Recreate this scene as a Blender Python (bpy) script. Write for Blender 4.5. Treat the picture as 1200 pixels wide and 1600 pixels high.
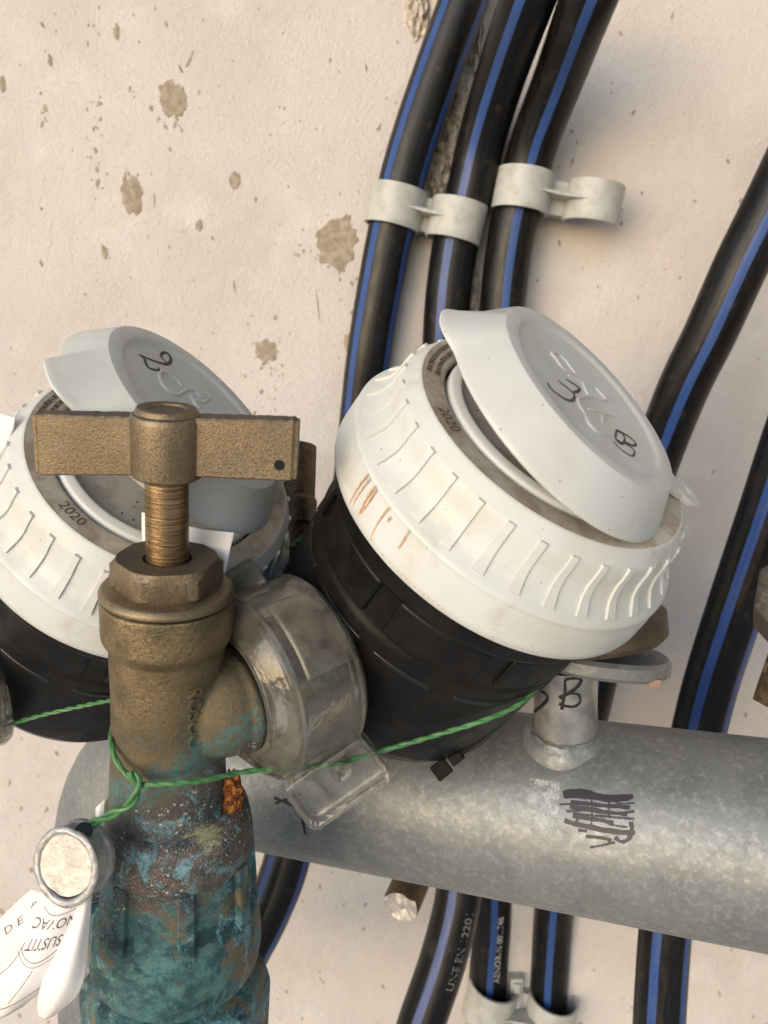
import bpy, bmesh, math, random
import numpy as np
from mathutils import Vector, Matrix, noise
R = math.radians; PI = math.pi; V = Vector
rnd = random.Random(7)
sc = bpy.context.scene
for o in list(bpy.data.objects): bpy.data.objects.remove(o)
COL = sc.collection

# ------------------------------------------------------------------ camera
PITCH = R(-10); CAM = V((0, 0, 1100.0)); FPX = 1250.0           # everything is worked out in millimetres
cd = bpy.data.cameras.new('camera'); cam = bpy.data.objects.new('camera', cd); COL.objects.link(cam)
cam.location = CAM * .001; cam.rotation_euler = (PI/2 + PITCH, 0, 0)
cd.sensor_fit = 'HORIZONTAL'; cd.sensor_width = 36; cd.lens = 36*FPX/1200
cd.clip_start = .01; cd.clip_end = 200
cd.dof.use_dof = True; cd.dof.focus_distance = .225; cd.dof.aperture_fstop = 30
sc.camera = cam
# ------------------------------------------------------------------ sky, sun, exposure
w = bpy.data.worlds.new('World'); sc.world = w; w.use_nodes = True
nt = w.node_tree; bg = nt.nodes['Background']; sky = nt.nodes.new('ShaderNodeTexSky')
SUN_EL, SUN_AZ = R(14), R(214)          # azimuth clockwise from +Y: behind the camera, a little to its left
sky.sky_type = 'NISHITA'; sky.sun_disc = False; sky.sun_elevation = SUN_EL; sky.sun_rotation = SUN_AZ
nt.links.new(sky.outputs[0], bg.inputs[0]); bg.inputs[1].default_value = .145
sd = bpy.data.lights.new('sun', 'SUN'); so = bpy.data.objects.new('sun', sd); COL.objects.link(so)
sd.energy = 1.35; sd.angle = R(58); sd.color = (1.0, .985, .965)
sdir = V((math.sin(SUN_AZ)*math.cos(SUN_EL), math.cos(SUN_AZ)*math.cos(SUN_EL), math.sin(SUN_EL)))
so.rotation_euler = sdir.to_track_quat('Z', 'Y').to_euler(); so.location = (0, -3, 3)
vs = sc.view_settings; vs.view_transform = 'Standard'; vs.look = 'None'; vs.exposure = 0.57; vs.gamma = 1
sc.cycles.max_bounces = 10; sc.cycles.transparent_max_bounces = 24; sc.cycles.diffuse_bounces = 5

# ------------------------------------------------------------------ space helpers (mm)
CX = V((1, 0, 0)); CU = V((0, -math.sin(PITCH), math.cos(PITCH))); CF = V((0, math.cos(PITCH), math.sin(PITCH)))
def D(x, y, z): return CX*x + CU*y + CF*z                      # a direction given as right, up, away
def W(x, y, z): return CAM + D(x, y, z)
def P(px, py, Z): return W((px-600)/FPX*Z, (800-py)/FPX*Z, Z)
def ray(px, py): return D((px-600)/FPX, (800-py)/FPX, 1.0)
def frame(o, z, xh=None):
    z = z.normalized(); xh = xh or V((1, 0, 0)); x = (xh - z*xh.dot(z)).normalized(); y = z.cross(x)
    return Matrix(((x.x, y.x, z.x, o.x), (x.y, y.y, z.y, o.y), (x.z, y.z, z.z, o.z), (0, 0, 0, 1)))
def hit_plane(M, px, py, h=0):
    Mi = M.inverted(); o = Mi @ CAM; d = Mi.to_3x3() @ ray(px, py); t = (h-o.z)/d.z; return o + d*t
def hit_cyl(M, px, py, r):
    Mi = M.inverted(); o = Mi @ CAM; d = Mi.to_3x3() @ ray(px, py)
    a = d.x**2+d.y**2; b = 2*(o.x*d.x+o.y*d.y); c = o.x**2+o.y**2-r*r; q = b*b-4*a*c
    t = (-b-math.sqrt(max(q, 0)))/2/a; return o + d*t

# ------------------------------------------------------------------ materials
class NT:
    def __init__(s, name):
        s.m = bpy.data.materials.new(name); s.m.use_nodes = True; s.t = s.m.node_tree
        s.b = s.t.nodes['Principled BSDF']; s.out = s.t.nodes['Material Output']
        tc = s.t.nodes.new('ShaderNodeTexCoord'); mp = s.t.nodes.new('ShaderNodeVectorMath'); mp.operation = 'SCALE'
        mp.inputs['Scale'].default_value = 1000; s.t.links.new(tc.outputs['Object'], mp.inputs[0]); s.co = mp.outputs[0]; s.uv = tc.outputs['UV']
        s.gen = tc
    def L(s, a, b): s.t.links.new(a, b)
    def put(s, sock, v):
        if isinstance(v, bpy.types.NodeSocket): s.L(v, sock)
        elif isinstance(v, (tuple, list)): sock.default_value = (*v, 1) if len(v) == 3 and sock.type == 'RGBA' else v
        else: sock.default_value = v
    def noise(s, sc_, det=4, rough=.55, co=None, dist=0, col=False):
        n = s.t.nodes.new('ShaderNodeTexNoise'); n.inputs['Scale'].default_value = sc_; n.inputs['Detail'].default_value = det
        n.inputs['Roughness'].default_value = rough; n.inputs['Distortion'].default_value = dist
        s.L(co or s.co, n.inputs['Vector']); return n.outputs['Color' if col else 'Fac']
    def voro(s, sc_, feat='F1', rand=1, co=None):
        n = s.t.nodes.new('ShaderNodeTexVoronoi'); n.feature = feat; n.inputs['Scale'].default_value = sc_; n.inputs['Randomness'].default_value = rand
        s.L(co or s.co, n.inputs['Vector']); return n.outputs['Distance']
    def ramp(s, f, *st):
        n = s.t.nodes.new('ShaderNodeValToRGB'); e = n.color_ramp.elements
        for i, (p, c) in enumerate(st):
            if i > 1: e.new(p)
            e[i].position = p; c = (c, c, c) if not isinstance(c, (tuple, list)) else c; e[i].color = (*c, 1)
        s.put(n.inputs[0], f); return n.outputs[0]
    def mr(s, f, a, b, c=0., d=1., smooth=True):
        n = s.t.nodes.new('ShaderNodeMapRange'); n.interpolation_type = 'SMOOTHSTEP' if smooth else 'LINEAR'
        s.put(n.inputs[0], f)
        for i, v in enumerate((a, b, c, d)): n.inputs[i+1].default_value = v
        return n.outputs[0]
    def ma(s, op, a, b=0., c=None):
        n = s.t.nodes.new('ShaderNodeMath'); n.operation = op; s.put(n.inputs[0], a); s.put(n.inputs[1], b)
        if c is not None: s.put(n.inputs[2], c)
        return n.outputs[0]
    def mix(s, f, a, b, blend='MIX'):
        n = s.t.nodes.new('ShaderNodeMix'); n.data_type = 'RGBA'; n.blend_type = blend
        s.put(n.inputs[0], f); s.put(n.inputs[6], a); s.put(n.inputs[7], b); return n.outputs[2]
    def xyz(s, co=None):
        n = s.t.nodes.new('ShaderNodeSeparateXYZ'); s.L(co or s.co, n.inputs[0]); return n.outputs
    def vec(s, op, a, b):
        n = s.t.nodes.new('ShaderNodeVectorMath'); n.operation = op; s.put(n.inputs[0], a); s.put(n.inputs[1], b); return n.outputs['Value' if op in ('DISTANCE', 'DOT_PRODUCT', 'LENGTH') else 0]
    def bump(s, h, dist, strength=1, prev=None):
        n = s.t.nodes.new('ShaderNodeBump'); n.inputs['Strength'].default_value = strength; n.inputs['Distance'].default_value = dist*.001
        s.put(n.inputs['Height'], h)
        if prev is not None: s.L(prev, n.inputs['Normal'])
        return n.outputs[0]
    def set(s, **k):
        names = dict(col='Base Color', rough='Roughness', metal='Metallic', n='Normal', spec='Specular IOR Level', sss='Subsurface Weight', coat='Coat Weight', trans='Transmission Weight')
        for a, v in k.items(): s.put(s.b.inputs[names[a]], v)
        return s.m

def white_plastic(name, base=(.595, .615, .61), dust=.35, spec=.35):
    n = NT(name)
    big = n.noise(.05, 4); c = n.mix(n.mr(big, .35, .7), base, tuple(x*y for x, y in zip(base, (.93, .915, .87))))
    d = n.ma('MULTIPLY', n.mr(n.noise(.09, 6, .7), .5, .75), dust); c = n.mix(d, c, (.34, .28, .2))
    sp = n.mr(n.ma('ADD', n.voro(.22), n.ma('MULTIPLY', n.noise(1.2, 3), .1)), .105, .09)
    c = n.mix(n.ma('MULTIPLY', sp, .8), c, (.12, .09, .06))
    fine = n.mr(n.noise(2.2, 3, .6), .62, .75); c = n.mix(n.ma('MULTIPLY', fine, .25), c, (.35, .29, .22))
    return n.set(col=c, rough=n.mr(n.noise(.3, 4),   .3, .7, .30, .46), spec=spec, sss=0, n=n.bump(n.noise(1.4, 4), .03))
M = {}
M['white'] = white_plastic('white_cap_plastic')
M['lid'] = white_plastic('white_lid_plastic', (.54, .56, .555), .12)
M['inner'] = white_plastic('inner_ring_plastic', (.66, .68, .69), .1)
n = NT('dusty_ring'); f = n.mr(n.noise(.16, 7, .72), .32, .66); c = n.mix(f, (.50, .45, .38), (.31, .25, .185))
c = n.mix(n.mr(n.noise(.07, 3), .55, .7), c, (.52, .48, .41)); M['dusty'] = n.set(col=c, rough=.8, n=n.bump(n.noise(3, 4), .08))
n = NT('dial_window'); c = n.mix(n.mr(n.noise(.12, 5, .6), .4, .7), (.42, .40, .37), (.30, .26, .22))
c = n.mix(n.mr(n.voro(.25), .1, .07), c, (.10, .05, .03)); M['dial'] = n.set(col=c, rough=.25)
n = NT('black_plastic'); c = n.mix(n.mr(n.noise(.06, 5, .6), .42, .7), (.005, .005, .0055), (.014, .0115, .010))
c = n.mix(n.ma('MULTIPLY', n.mr(n.noise(1.4, 4, .7), .62, .8), .4), c, (.10, .085, .07))
M['black'] = n.set(col=c, rough=n.mr(n.noise(.2, 4), .3, .7, .32, .5), spec=.22, n=n.bump(n.noise(.9, 3), .04))
M['slot'] = NT('slot_black').set(col=(.008, .008, .009), rough=.3)
M['matt'] = NT('matt_black').set(col=(.012, .011, .011), rough=.75, spec=.15)
def pe(name, a, b, scr=.22):
    n = NT(name); x = n.t.nodes.new('ShaderNodeMapping'); x.inputs['Scale'].default_value = (60, 6, 1); n.L(n.uv, x.inputs[0])
    st = n.noise(1.0, 5, .6, co=x.outputs[0]); c = n.mix(n.mr(st, .45, .8), a, b)
    c = n.mix(n.ma('MULTIPLY', n.mr(n.noise(.12, 5, .65), .55, .75), scr), c, (.12, .105, .09))
    return n.set(col=c, rough=n.mr(st, .3, .7, .26, .46), spec=.28, n=n.bump(st, .05))
M['pe'] = pe('black_pipe', (.0055, .0055, .0065), (.016, .0155, .016)); M['stripe'] = pe('blue_stripe', (.030, .070, .22), (.045, .09, .24), .18)
n = NT('grey_clip'); c = n.mix(n.mr(n.noise(.15, 5), .4, .7), (.43, .44, .42), (.35, .35, .32)); M['clip'] = n.set(col=c, rough=.5, n=n.bump(n.noise(.8, 3), .05))
def brass(name, c1, c2, c3, bscale=1.1, bd=.22, rough=(.34, .6), metal=.85):
    n = NT(name); f = n.noise(.09, 5, .6); c = n.mix(n.mr(f, .35, .65), c1, c2)
    g = n.noise(bscale, 4, .62); c = n.mix(n.ma('MULTIPLY', n.mr(g, .55, .40), .7), c, c3)
    c = n.mix(n.ma('MULTIPLY', n.mr(n.noise(.16, 6, .7), .58, .78), .5), c, (.10, .07, .04))
    return n.set(col=c, metal=metal, rough=n.mr(g, .3, .7, *rough), n=n.bump(g, bd))
M['brass'] = brass('cast_brass', (.29, .225, .145), (.215, .165, .105), (.14, .108, .068), 2.2, .15, (.36, .56), .74)
M['greym'] = brass('dark_grey_metal', (.13, .115, .10), (.085, .075, .065), (.05, .045, .04), .8, .15, (.5, .7), .4)
M['dark_tops'] = brass('dark_top_brass', (.115, .085, .055), (.075, .055, .04), (.04, .03, .022), 1.8, .25, (.55, .75), .35)  # darker brass for the faces that point upwards
M['brass_dark'] = brass('dark_brass', (.19, .14, .085), (.10, .075, .05), (.06, .045, .03), .6, .1)
n = NT('turned_brass'); z = n.xyz()[2]; cmb = n.t.nodes.new('ShaderNodeCombineXYZ'); n.L(n.ma('MULTIPLY', z, 1.3), cmb.inputs[2]); n.L(n.ma('MULTIPLY', n.xyz()[0], .05), cmb.inputs[0])
f = n.noise(1.6, 5, .7, co=cmb.outputs[0]); c = n.mix(n.mr(f, .4, .62), (.16, .10, .055), (.52, .36, .19)); c = n.mix(n.mr(n.noise(.13, 3), .5, .7), c, (.20, .15, .10))
M['stem'] = n.set(col=c, metal=.9, rough=n.mr(f, .3, .7, .45, .25), n=n.bump(f, .12))
# valve body: brass above, running into brown tarnish, verdigris and lime specks lower down
n = NT('verdigris_brass'); [setattr(q.inputs['Scale'], 'default_value', 1000/.78) for q in n.t.nodes if q.bl_idname == 'ShaderNodeVectorMath']; X, Y, Z = n.xyz()
g = n.noise(1.5, 4, .66); c = n.mix(n.mr(n.noise(.09, 5, .6), .35, .65), (.29, .22, .13), (.20, .15, .088)); c = n.mix(n.mr(n.noise(.045, 4, .6), .5, .62), c, (.14, .125, .075)); c = n.mix(n.mr(g, .52, .36), c, (.15, .11, .06))
low = n.ma('ADD', Z, n.ma('MULTIPLY', n.ma('SUBTRACT', n.noise(.06, 6, .65), .5), 34)); low = n.ma('ADD', low, n.ma('MULTIPLY', X, -.75))
c = n.mix(n.ma('MULTIPLY', n.mr(low, -8, -44), .85), c, n.mix(n.mr(n.noise(.12, 5, .7), .4, .6), (.13, .095, .045), (.085, .085, .065)))
tar = n.mr(low, -54, -66)
tcol = n.mix(n.mr(n.noise(.10, 6, .7, dist=.8), .40, .60), (.060, .062, .060), (.120, .078, .072)); tcol = n.mix(n.mr(n.noise(.35, 6, .75), .55, .7), tcol, (.20, .16, .15))
c = n.mix(n.ma('MULTIPLY', tar, .96), c, tcol)
lowz = n.ma('ADD', Z, n.ma('MULTIPLY', n.ma('SUBTRACT', n.noise(.07, 6, .7, dist=.6), .5), 44)); lowz = n.ma('ADD', lowz, n.ma('MULTIPLY', n.ma('ABSOLUTE', X), -.25))
tealc = n.mix(n.mr(n.noise(.16, 7, .72), .38, .62), (.014, .070, .085), (.075, .20, .20)); tealc = n.mix(n.mr(n.noise(.05, 7, .7, dist=.7), .50, .58), tealc, n.mix(n.noise(.4, 4), (.085, .07, .05), (.22, .175, .10)))
c = n.mix(n.ma('MULTIPLY', n.mr(lowz, -92, -102), .93), c, tealc)
dark = n.ma('MULTIPLY', n.mr(n.noise(.075, 6, .66, dist=.8), .52, .60), n.mr(low, -62, -80)); c = n.mix(n.ma('MULTIPLY', dark, .85), c, (.010, .045, .055))
blue = n.ma('MULTIPLY', n.mr(n.noise(.055, 9, .78, dist=1.2), .53, .60), n.mr(low, -48, -72)); c = n.mix(n.ma('MULTIPLY', blue, .75), c, n.mix(n.mr(n.noise(.6, 5, .7), .4, .6), (.05, .20, .25), (.24, .42, .50)))
bd_ = n.ma('ABSOLUTE', n.ma('ADD', n.ma('SUBTRACT', Z, n.ma('MULTIPLY', X, .62)), n.ma('ADD', n.ma('MULTIPLY', n.noise(.11, 6, .65), -22), 63)))
band = n.ma('MULTIPLY', n.mr(bd_, 9, 2), n.mr(n.noise(.55, 6, .75), .42, .58)); c = n.mix(n.ma('MULTIPLY', band, .85), c, (.05, .19, .20))
spz = n.ma('MULTIPLY', n.mr(low, -58, -68), n.mr(low, -108, -88))
def spots(sc_, r_, mask_sc, m0, m1):
    vd = n.ma('ADD', n.voro(sc_), n.ma('MULTIPLY', n.noise(sc_*2.2, 4, .7), .55)); return n.ma('MULTIPLY', n.mr(vd, r_+.1, r_), n.mr(n.noise(mask_sc, 4, .6), m0, m1))
spk = n.ma('MAXIMUM', spots(.42, .45, .07, .40, .50), n.ma('MAXIMUM', spots(.95, .46, .10, .40, .50), spots(1.9, .48, .13, .40, .50)))
spk = n.ma('MULTIPLY', spk, spz); c = n.mix(n.ma('MULTIPLY', spk, .88), c, n.mix(n.noise(.4, 3), (.40, .44, .36), (.66, .66, .58)))
spk2 = n.ma('MULTIPLY', spots(1.5, .36, .09, .50, .58), n.mr(low, -44, -62)); c = n.mix(n.ma('MULTIPLY', spk2, .7), c, (.42, .52, .50))
d0 = n.ma('ADD', n.vec('DISTANCE', n.co, (13.0, -14.0, -76.0)), n.ma('MULTIPLY', n.noise(.5, 5, .7), -7))
c = n.mix(n.ma('MULTIPLY', n.mr(d0, 3.5, -.5), .8), c, n.mix(n.mr(n.noise(.5, 4), .4, .6), (.34, .36, .20), (.55, .52, .30)))
rg = n.mr(d0, -22, -22.01)
metal = n.ma('MULTIPLY', n.ma('SUBTRACT', 1, n.mr(low, -14, -62)), .82); metal = n.ma('MAXIMUM', metal, .12)
M['valve'] = n.set(col=c, metal=metal, rough=n.mr(low, 0, -50, .45, .62), n=n.bump(n.ma('ADD', spk, n.ma('MULTIPLY', n.noise(.5, 6, .7), .8)), .5, prev=n.bump(g, .13)))
n = NT('rust_crust'); f = n.noise(.55, 6, .7); c = n.ramp(f, (.34, (.012, .006, .004)), (.46, (.11, .03, .008)), (.56, (.42, .13, .02)), (.66, (.55, .28, .06)), (.78, (.55, .50, .22)))
M['rust'] = n.set(col=c, rough=.9, n=n.bump(n.noise(1.2, 6, .75), .7))
n = NT('galvanised_steel'); f = n.noise(.045, 6, .62, dist=.6); v = n.voro(.10)
c = n.ramp(f, (.28, (.15, .165, .175)), (.50, (.20, .215, .22)), (.66, (.235, .245, .24)), (.82, (.27, .26, .235)))
c = n.mix(n.ma('MULTIPLY', n.mr(n.noise(.5, 7, .8), .48, .66), .5), c, (.40, .41, .40)); c = n.mix(n.ma('MULTIPLY', n.mr(n.noise(.22, 6, .75, dist=1), .56, .66), .35), c, (.13, .13, .125))
c = n.mix(n.mr(n.noise(.9, 4, .6), .70, .76), c, (.12, .11, .10))
M['galv'] = n.set(col=c, metal=.42, rough=n.mr(n.noise(.3, 6, .7), .3, .7, .42, .60), n=n.bump(n.noise(.4, 6, .7), .13, prev=n.bump(n.noise(.05, 3), .5)))
n = NT('bright_galv'); f = n.noise(.12, 5); c = n.mix(n.mr(f, .35, .65), (.28, .29, .295), (.46, .45, .43)); M['galv2'] = n.set(col=c, metal=.6, rough=.36, n=n.bump(n.noise(.5, 4), .15))
n = NT('brown_gasket'); c = n.mix(n.mr(n.noise(.2, 5), .4, .7), (.06, .043, .03), (.095, .07, .05)); M['gasket'] = n.set(col=c, rough=.55, n=n.bump(n.noise(.6, 5), .2))
n = NT('copper'); M['copper'] = n.set(col=(.42, .29, .23), metal=.4, rough=.4)
n = NT('plaster_wall'); big = n.noise(.010, 4, .5); c = n.mix(n.mr(big, .35, .68), (.61, .57, .545), (.56, .515, .49))
c = n.mix(n.mr(n.noise(.03, 4), .5, .75), c, (.63, .60, .58)); pit = n.noise(.62, 5, .6)
c = n.mix(n.ma('MULTIPLY', n.mr(pit, .42, .30), .35), c, (.44, .36, .28))
M['wall'] = n.set(col=c, rough=.92, spec=.15, n=n.bump(n.ma('ADD', n.noise(.55, 6, .75), n.ma('MULTIPLY', n.voro(.6), -.35)), .7, prev=n.bump(n.noise(.09, 4, .6), 1.2)))
n = NT('cement_splash'); c = n.mix(n.mr(n.noise(.3, 5), .35, .65), (.27, .22, .165), (.38, .32, .255)); M['splash'] = n.set(col=c, rough=.95, n=n.bump(n.noise(.8, 5), .3))
n = NT('mortar_lump'); c = n.mix(n.mr(n.noise(.25, 6, .7), .4, .6), (.34, .29, .22), (.60, .55, .48)); M['mortar'] = n.set(col=c, rough=.95, n=n.bump(n.noise(.5, 6), .9))
M['ink'] = NT('marker_ink').set(col=(.018, .015, .022), rough=.5)
n = NT('faded_ink'); tr = n.t.nodes.new('ShaderNodeBsdfTransparent'); ms = n.t.nodes.new('ShaderNodeMixShader'); n.put(n.b.inputs['Base Color'], (.04, .035, .06)); n.b.inputs['Roughness'].default_value = .6
n.L(n.mr(n.noise(.9, 4, .7), .38, .56, .45, .9), ms.inputs[0]); n.L(tr.outputs[0], ms.inputs[1]); n.L(n.b.outputs[0], ms.inputs[2]); n.L(ms.outputs[0], n.out.inputs[0]); M['fink'] = n.m
n = NT('white_paint_patch'); tr = n.t.nodes.new('ShaderNodeBsdfTransparent'); ms = n.t.nodes.new('ShaderNodeMixShader'); n.put(n.b.inputs['Base Color'], (.50, .53, .54)); n.b.inputs['Roughness'].default_value = .6
n.L(n.mr(n.noise(.35, 6, .75), .40, .62, .0, .8), ms.inputs[0]); n.L(tr.outputs[0], ms.inputs[1]); n.L(n.b.outputs[0], ms.inputs[2]); n.L(ms.outputs[0], n.out.inputs[0]); M['patch'] = n.m
M['print'] = NT('brown_print').set(col=(.085, .065, .05), rough=.7)
M['wprint'] = NT('white_print').set(col=(.55, .55, .53), rough=.6)
M['gprint'] = NT('grey_print').set(col=(.20, .20, .21), rough=.6)
n = NT('orange_scrape'); M['scrape'] = n.set(col=n.mix(n.mr(n.noise(1.5, 4), .4, .6), (.50, .26, .10), (.60, .48, .34)), rough=.8)
n = NT('green_wire'); c = n.mix(n.mr(n.noise(.4, 5), .4, .7), (.045, .155, .05), (.09, .23, .085)); M['green'] = n.set(col=c, rough=.38)
n = NT('lead_seal'); c = n.mix(n.mr(n.noise(.3, 5), .4, .65), (.50, .49, .49), (.34, .33, .33)); M['lead'] = n.set(col=c, metal=.65, rough=n.mr(n.noise(.5, 5), .3, .7, .40, .58), n=n.bump(n.noise(.4, 5, .6), .7))
n = NT('lead_face'); c = n.mix(n.mr(n.noise(.25, 6, .65), .38, .65), (.62, .58, .53), (.45, .43, .41)); M['leadf'] = n.set(col=c, metal=.45, rough=.5, n=n.bump(n.noise(.3, 6, .65), .5))
n = NT('paper'); c = n.mix(n.mr(n.noise(.06, 4), .4, .7), (.80, .78, .78), (.74, .69, .66)); M['paper'] = n.set(col=c, rough=.75, spec=.2, n=n.bump(n.noise(.15, 3), .3))
def clear(name, dust, dcol, tint=(.90, .89, .86), gr=.07):
    n = NT(name); t = n.t.nodes; tr = t.new('ShaderNodeBsdfTransparent'); gl = t.new('ShaderNodeBsdfGlossy'); fr = t.new('ShaderNodeFresnel'); m1 = t.new('ShaderNodeMixShader'); m2 = t.new('ShaderNodeMixShader')
    fr.inputs[0].default_value = 1.5; tr.inputs[0].default_value = (*tint, 1); gl.inputs['Roughness'].default_value = gr; gl.inputs[0].default_value = (1, 1, 1, 1)
    bm_ = n.bump(n.noise(.18, 3), .35); n.L(bm_, gl.inputs['Normal']); n.L(bm_, fr.inputs['Normal'])
    n.L(n.ma('MULTIPLY', fr.outputs[0], .85), m1.inputs[0]); n.L(tr.outputs[0], m1.inputs[1]); n.L(gl.outputs[0], m1.inputs[2])
    n.put(n.b.inputs['Base Color'], dcol); n.b.inputs['Roughness'].default_value = .35
    n.L(n.ma('MULTIPLY', n.mr(n.noise(.10, 6, .7), .34, .66, .25, 1.0), dust), m2.inputs[0]); n.L(m1.outputs[0], m2.inputs[1]); n.L(n.b.outputs[0], m2.inputs[2]); n.L(m2.outputs[0], n.out.inputs[0])
    return n.m
M['clear'] = clear('clear_plastic', .24, (.38, .35, .30)); M['clearw'] = clear('clear_window', .50, (.30, .26, .205)); M['cleart'] = clear('clear_tab', .12, (.6, .59, .57))
n = NT('paving'); M['paving'] = n.set(col=n.mix(n.noise(.02, 5), (.42, .41, .39), (.48, .47, .45)), rough=.9)
n = NT('block_slab_render'); M['block_slab'] = n.set(col=(.30, .27, .24), rough=.9)

# ------------------------------------------------------------------ object helpers
WM = {}
def tag(o, label=None, cat=None, group=None, kind=None):
    for k, v in (('label', label), ('category', cat), ('group', group), ('kind', kind)):
        if v: o[k] = v
    return o
def place(o, Mx, parent=None):
    M_ = Mx.copy(); M_.translation = M_.translation*.001; WM[o.name] = M_
    if parent: o.parent = parent; o.matrix_local = WM[parent.name].inverted() @ M_
    else: o.matrix_world = M_
    COL.objects.link(o); return o
def thing(name, Mx, label, cat, group=None):
    return tag(place(bpy.data.objects.new(name, None), Mx), label, cat, group)
def mk(name, vf, mat, Mx, parent=None, smooth=True, ang=35, mats=None, bevel=0, uv=None):
    vs_, fs = vf[0], vf[1]
    me = bpy.data.meshes.new(name); me.from_pydata([tuple(c*.001 for c in v) for v in vs_], [], fs)
    if uv is None and len(vf) > 2: uv = vf[2]
    if uv:
        ul = me.uv_layers.new(name='uv')
        for l in me.loops: ul.data[l.index].uv = uv[l.vertex_index]
    me.materials.append(M[mat])
    for m_ in (mats or []): me.materials.append(M[m_])
    me.validate(); me.update()
    if smooth: me.shade_smooth(); me.set_sharp_from_angle(angle=R(ang))
    o = bpy.data.objects.new(name, me)
    if bevel:
        b = o.modifiers.new('bevel', 'BEVEL'); b.width = bevel*.001; b.segments = 2; b.limit_method = 'ANGLE'; b.angle_limit = R(40); b.harden_normals = False
    return place(o, Mx, parent)
def dup(o, Mx, parent):
    c = o.copy(); return place(c, Mx, parent)
def lathe(prof, n=96, mod=None, a0=0, a1=360, close=True, capb=False, capt=False):
    vs_, fs = [], []; full = abs(a1-a0) >= 360; k = n if full else n+1
    for i in range(k):
        a = R(a0 + (a1-a0)*i/n)
        for j, (r, z) in enumerate(prof):
            rr, zz = (mod(r, z, a, j) if mod else (r, z)); vs_.append((rr*math.cos(a), rr*math.sin(a), zz))
    m = len(prof)
    for i in range(n):
        i2 = (i+1) % k if full else i+1
        for j in range(m-1): fs.append((i*m+j, i2*m+j, i2*m+j+1, i*m+j+1))
    if capb: fs.append([i*m for i in range(k)][::-1])
    if capt: fs.append([i*m+m-1 for i in range(k)])
    return vs_, fs
def rounded(prof, rad=.6, seg=3):
    out = [prof[0]]
    for a, b, c in zip(prof, prof[1:], prof[2:]):
        A, B, C = V(a), V(b), V(c); u, v = A-B, C-B
        if u.length < 1e-6 or v.length < 1e-6: out.append(b); continue
        d = min(rad, u.length*.45, v.length*.45); p, q = B+u.normalized()*d, B+v.normalized()*d
        for i in range(seg+1):
            t = i/seg; out.append(tuple(p*(1-t)**2 + B*2*t*(1-t) + q*t*t))
    out.append(prof[-1]); return out
def box(x0, x1, y0, y1, z0, z1):
    return [(x0,y0,z0),(x1,y0,z0),(x1,y1,z0),(x0,y1,z0),(x0,y0,z1),(x1,y0,z1),(x1,y1,z1),(x0,y1,z1)], [(3,2,1,0),(4,5,6,7),(0,1,5,4),(1,2,6,5),(2,3,7,6),(3,0,4,7)]
def join(*parts):
    vs_, fs = [], []
    for v, f in parts: k = len(vs_); vs_ += list(v); fs += [tuple(i+k for i in q) for q in f]
    return vs_, fs
def spline(pts, n=12):
    pts = [V(p) for p in pts]; q = [pts[0]*2-pts[1]] + pts + [pts[-1]*2-pts[-2]]; out = []
    for i in range(1, len(q)-2):
        for k in range(n):
            t = k/n; a, b, c, d = q[i-1:i+3]; out.append(.5*((2*b)+(c-a)*t+(2*a-5*b+4*c-d)*t*t+(3*b-a-3*c+d)*t**3))
    out.append(q[-2].copy()); return out
def frames(path, up=None):
    T = [(path[min(i+1, len(path)-1)]-path[max(i-1, 0)]).normalized() for i in range(len(path))]
    u = up or V((0, -1, 0)); N = []
    for t in T: u = (u-t*u.dot(t)).normalized(); N.append(u.copy())
    return T, N
def tube(path, r, n=16, angs=None, caps=True, up=None, rf=None):
    T, N = frames(path, up); angs = angs or [360*i/n for i in range(n)]; n = len(angs); vs_, fs, uv = [], [], []; L = 0
    for i, p in enumerate(path):
        if i: L += (p-path[i-1]).length
        B = T[i].cross(N[i]); rr = rf(i/(len(path)-1))*r if rf else r
        for a in angs: vs_.append(p + (N[i]*math.cos(R(a))+B*math.sin(R(a)))*rr); uv.append((a/360, L*.01))
    for i in range(len(path)-1):
        for j in range(n): j2 = (j+1) % n; fs.append((i*n+j, i*n+j2, (i+1)*n+j2, (i+1)*n+j))
    if caps: fs.append(list(range(n))[::-1]); fs.append([(len(path)-1)*n+j for j in range(n)])
    return vs_, fs, uv
def to_local(Mx, pts): Mi = Mx.inverted(); return [Mi @ p for p in pts]
def text_mesh(s, size, depth=0):
    c = bpy.data.curves.new('t', 'FONT'); c.body = s; c.size = size; c.extrude = depth; c.align_x = 'CENTER'; c.align_y = 'CENTER'; c.resolution_u = 3; c.fill_mode = 'BOTH' if depth else 'FRONT'
    o = bpy.data.objects.new('t', c); COL.objects.link(o); bpy.context.view_layer.update()
    me = bpy.data.meshes.new_from_object(o.evaluated_get(bpy.context.evaluated_depsgraph_get()))
    v = [tuple(x.co) for x in me.vertices]; f = [tuple(p.vertices) for p in me.polygons]
    bpy.data.objects.remove(o); bpy.data.curves.remove(c); bpy.data.meshes.remove(me); return v, f
def ribbon(pts, nrm, width, lift=.06, wf=None):
    """flat strip lying on a surface; pts/nrm in local mm"""
    vs_, fs = [], []
    for i, p in enumerate(pts):
        t = (pts[min(i+1, len(pts)-1)]-pts[max(i-1, 0)]).normalized(); s = t.cross(nrm[i]).normalized()
        ww = width*(wf(i/(len(pts)-1)) if wf else 1)*.5
        vs_ += [p+nrm[i]*lift+s*ww, p+nrm[i]*lift-s*ww]
    for i in range(len(pts)-1): fs.append((2*i, 2*i+1, 2*i+3, 2*i+2))
    return vs_, fs
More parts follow.
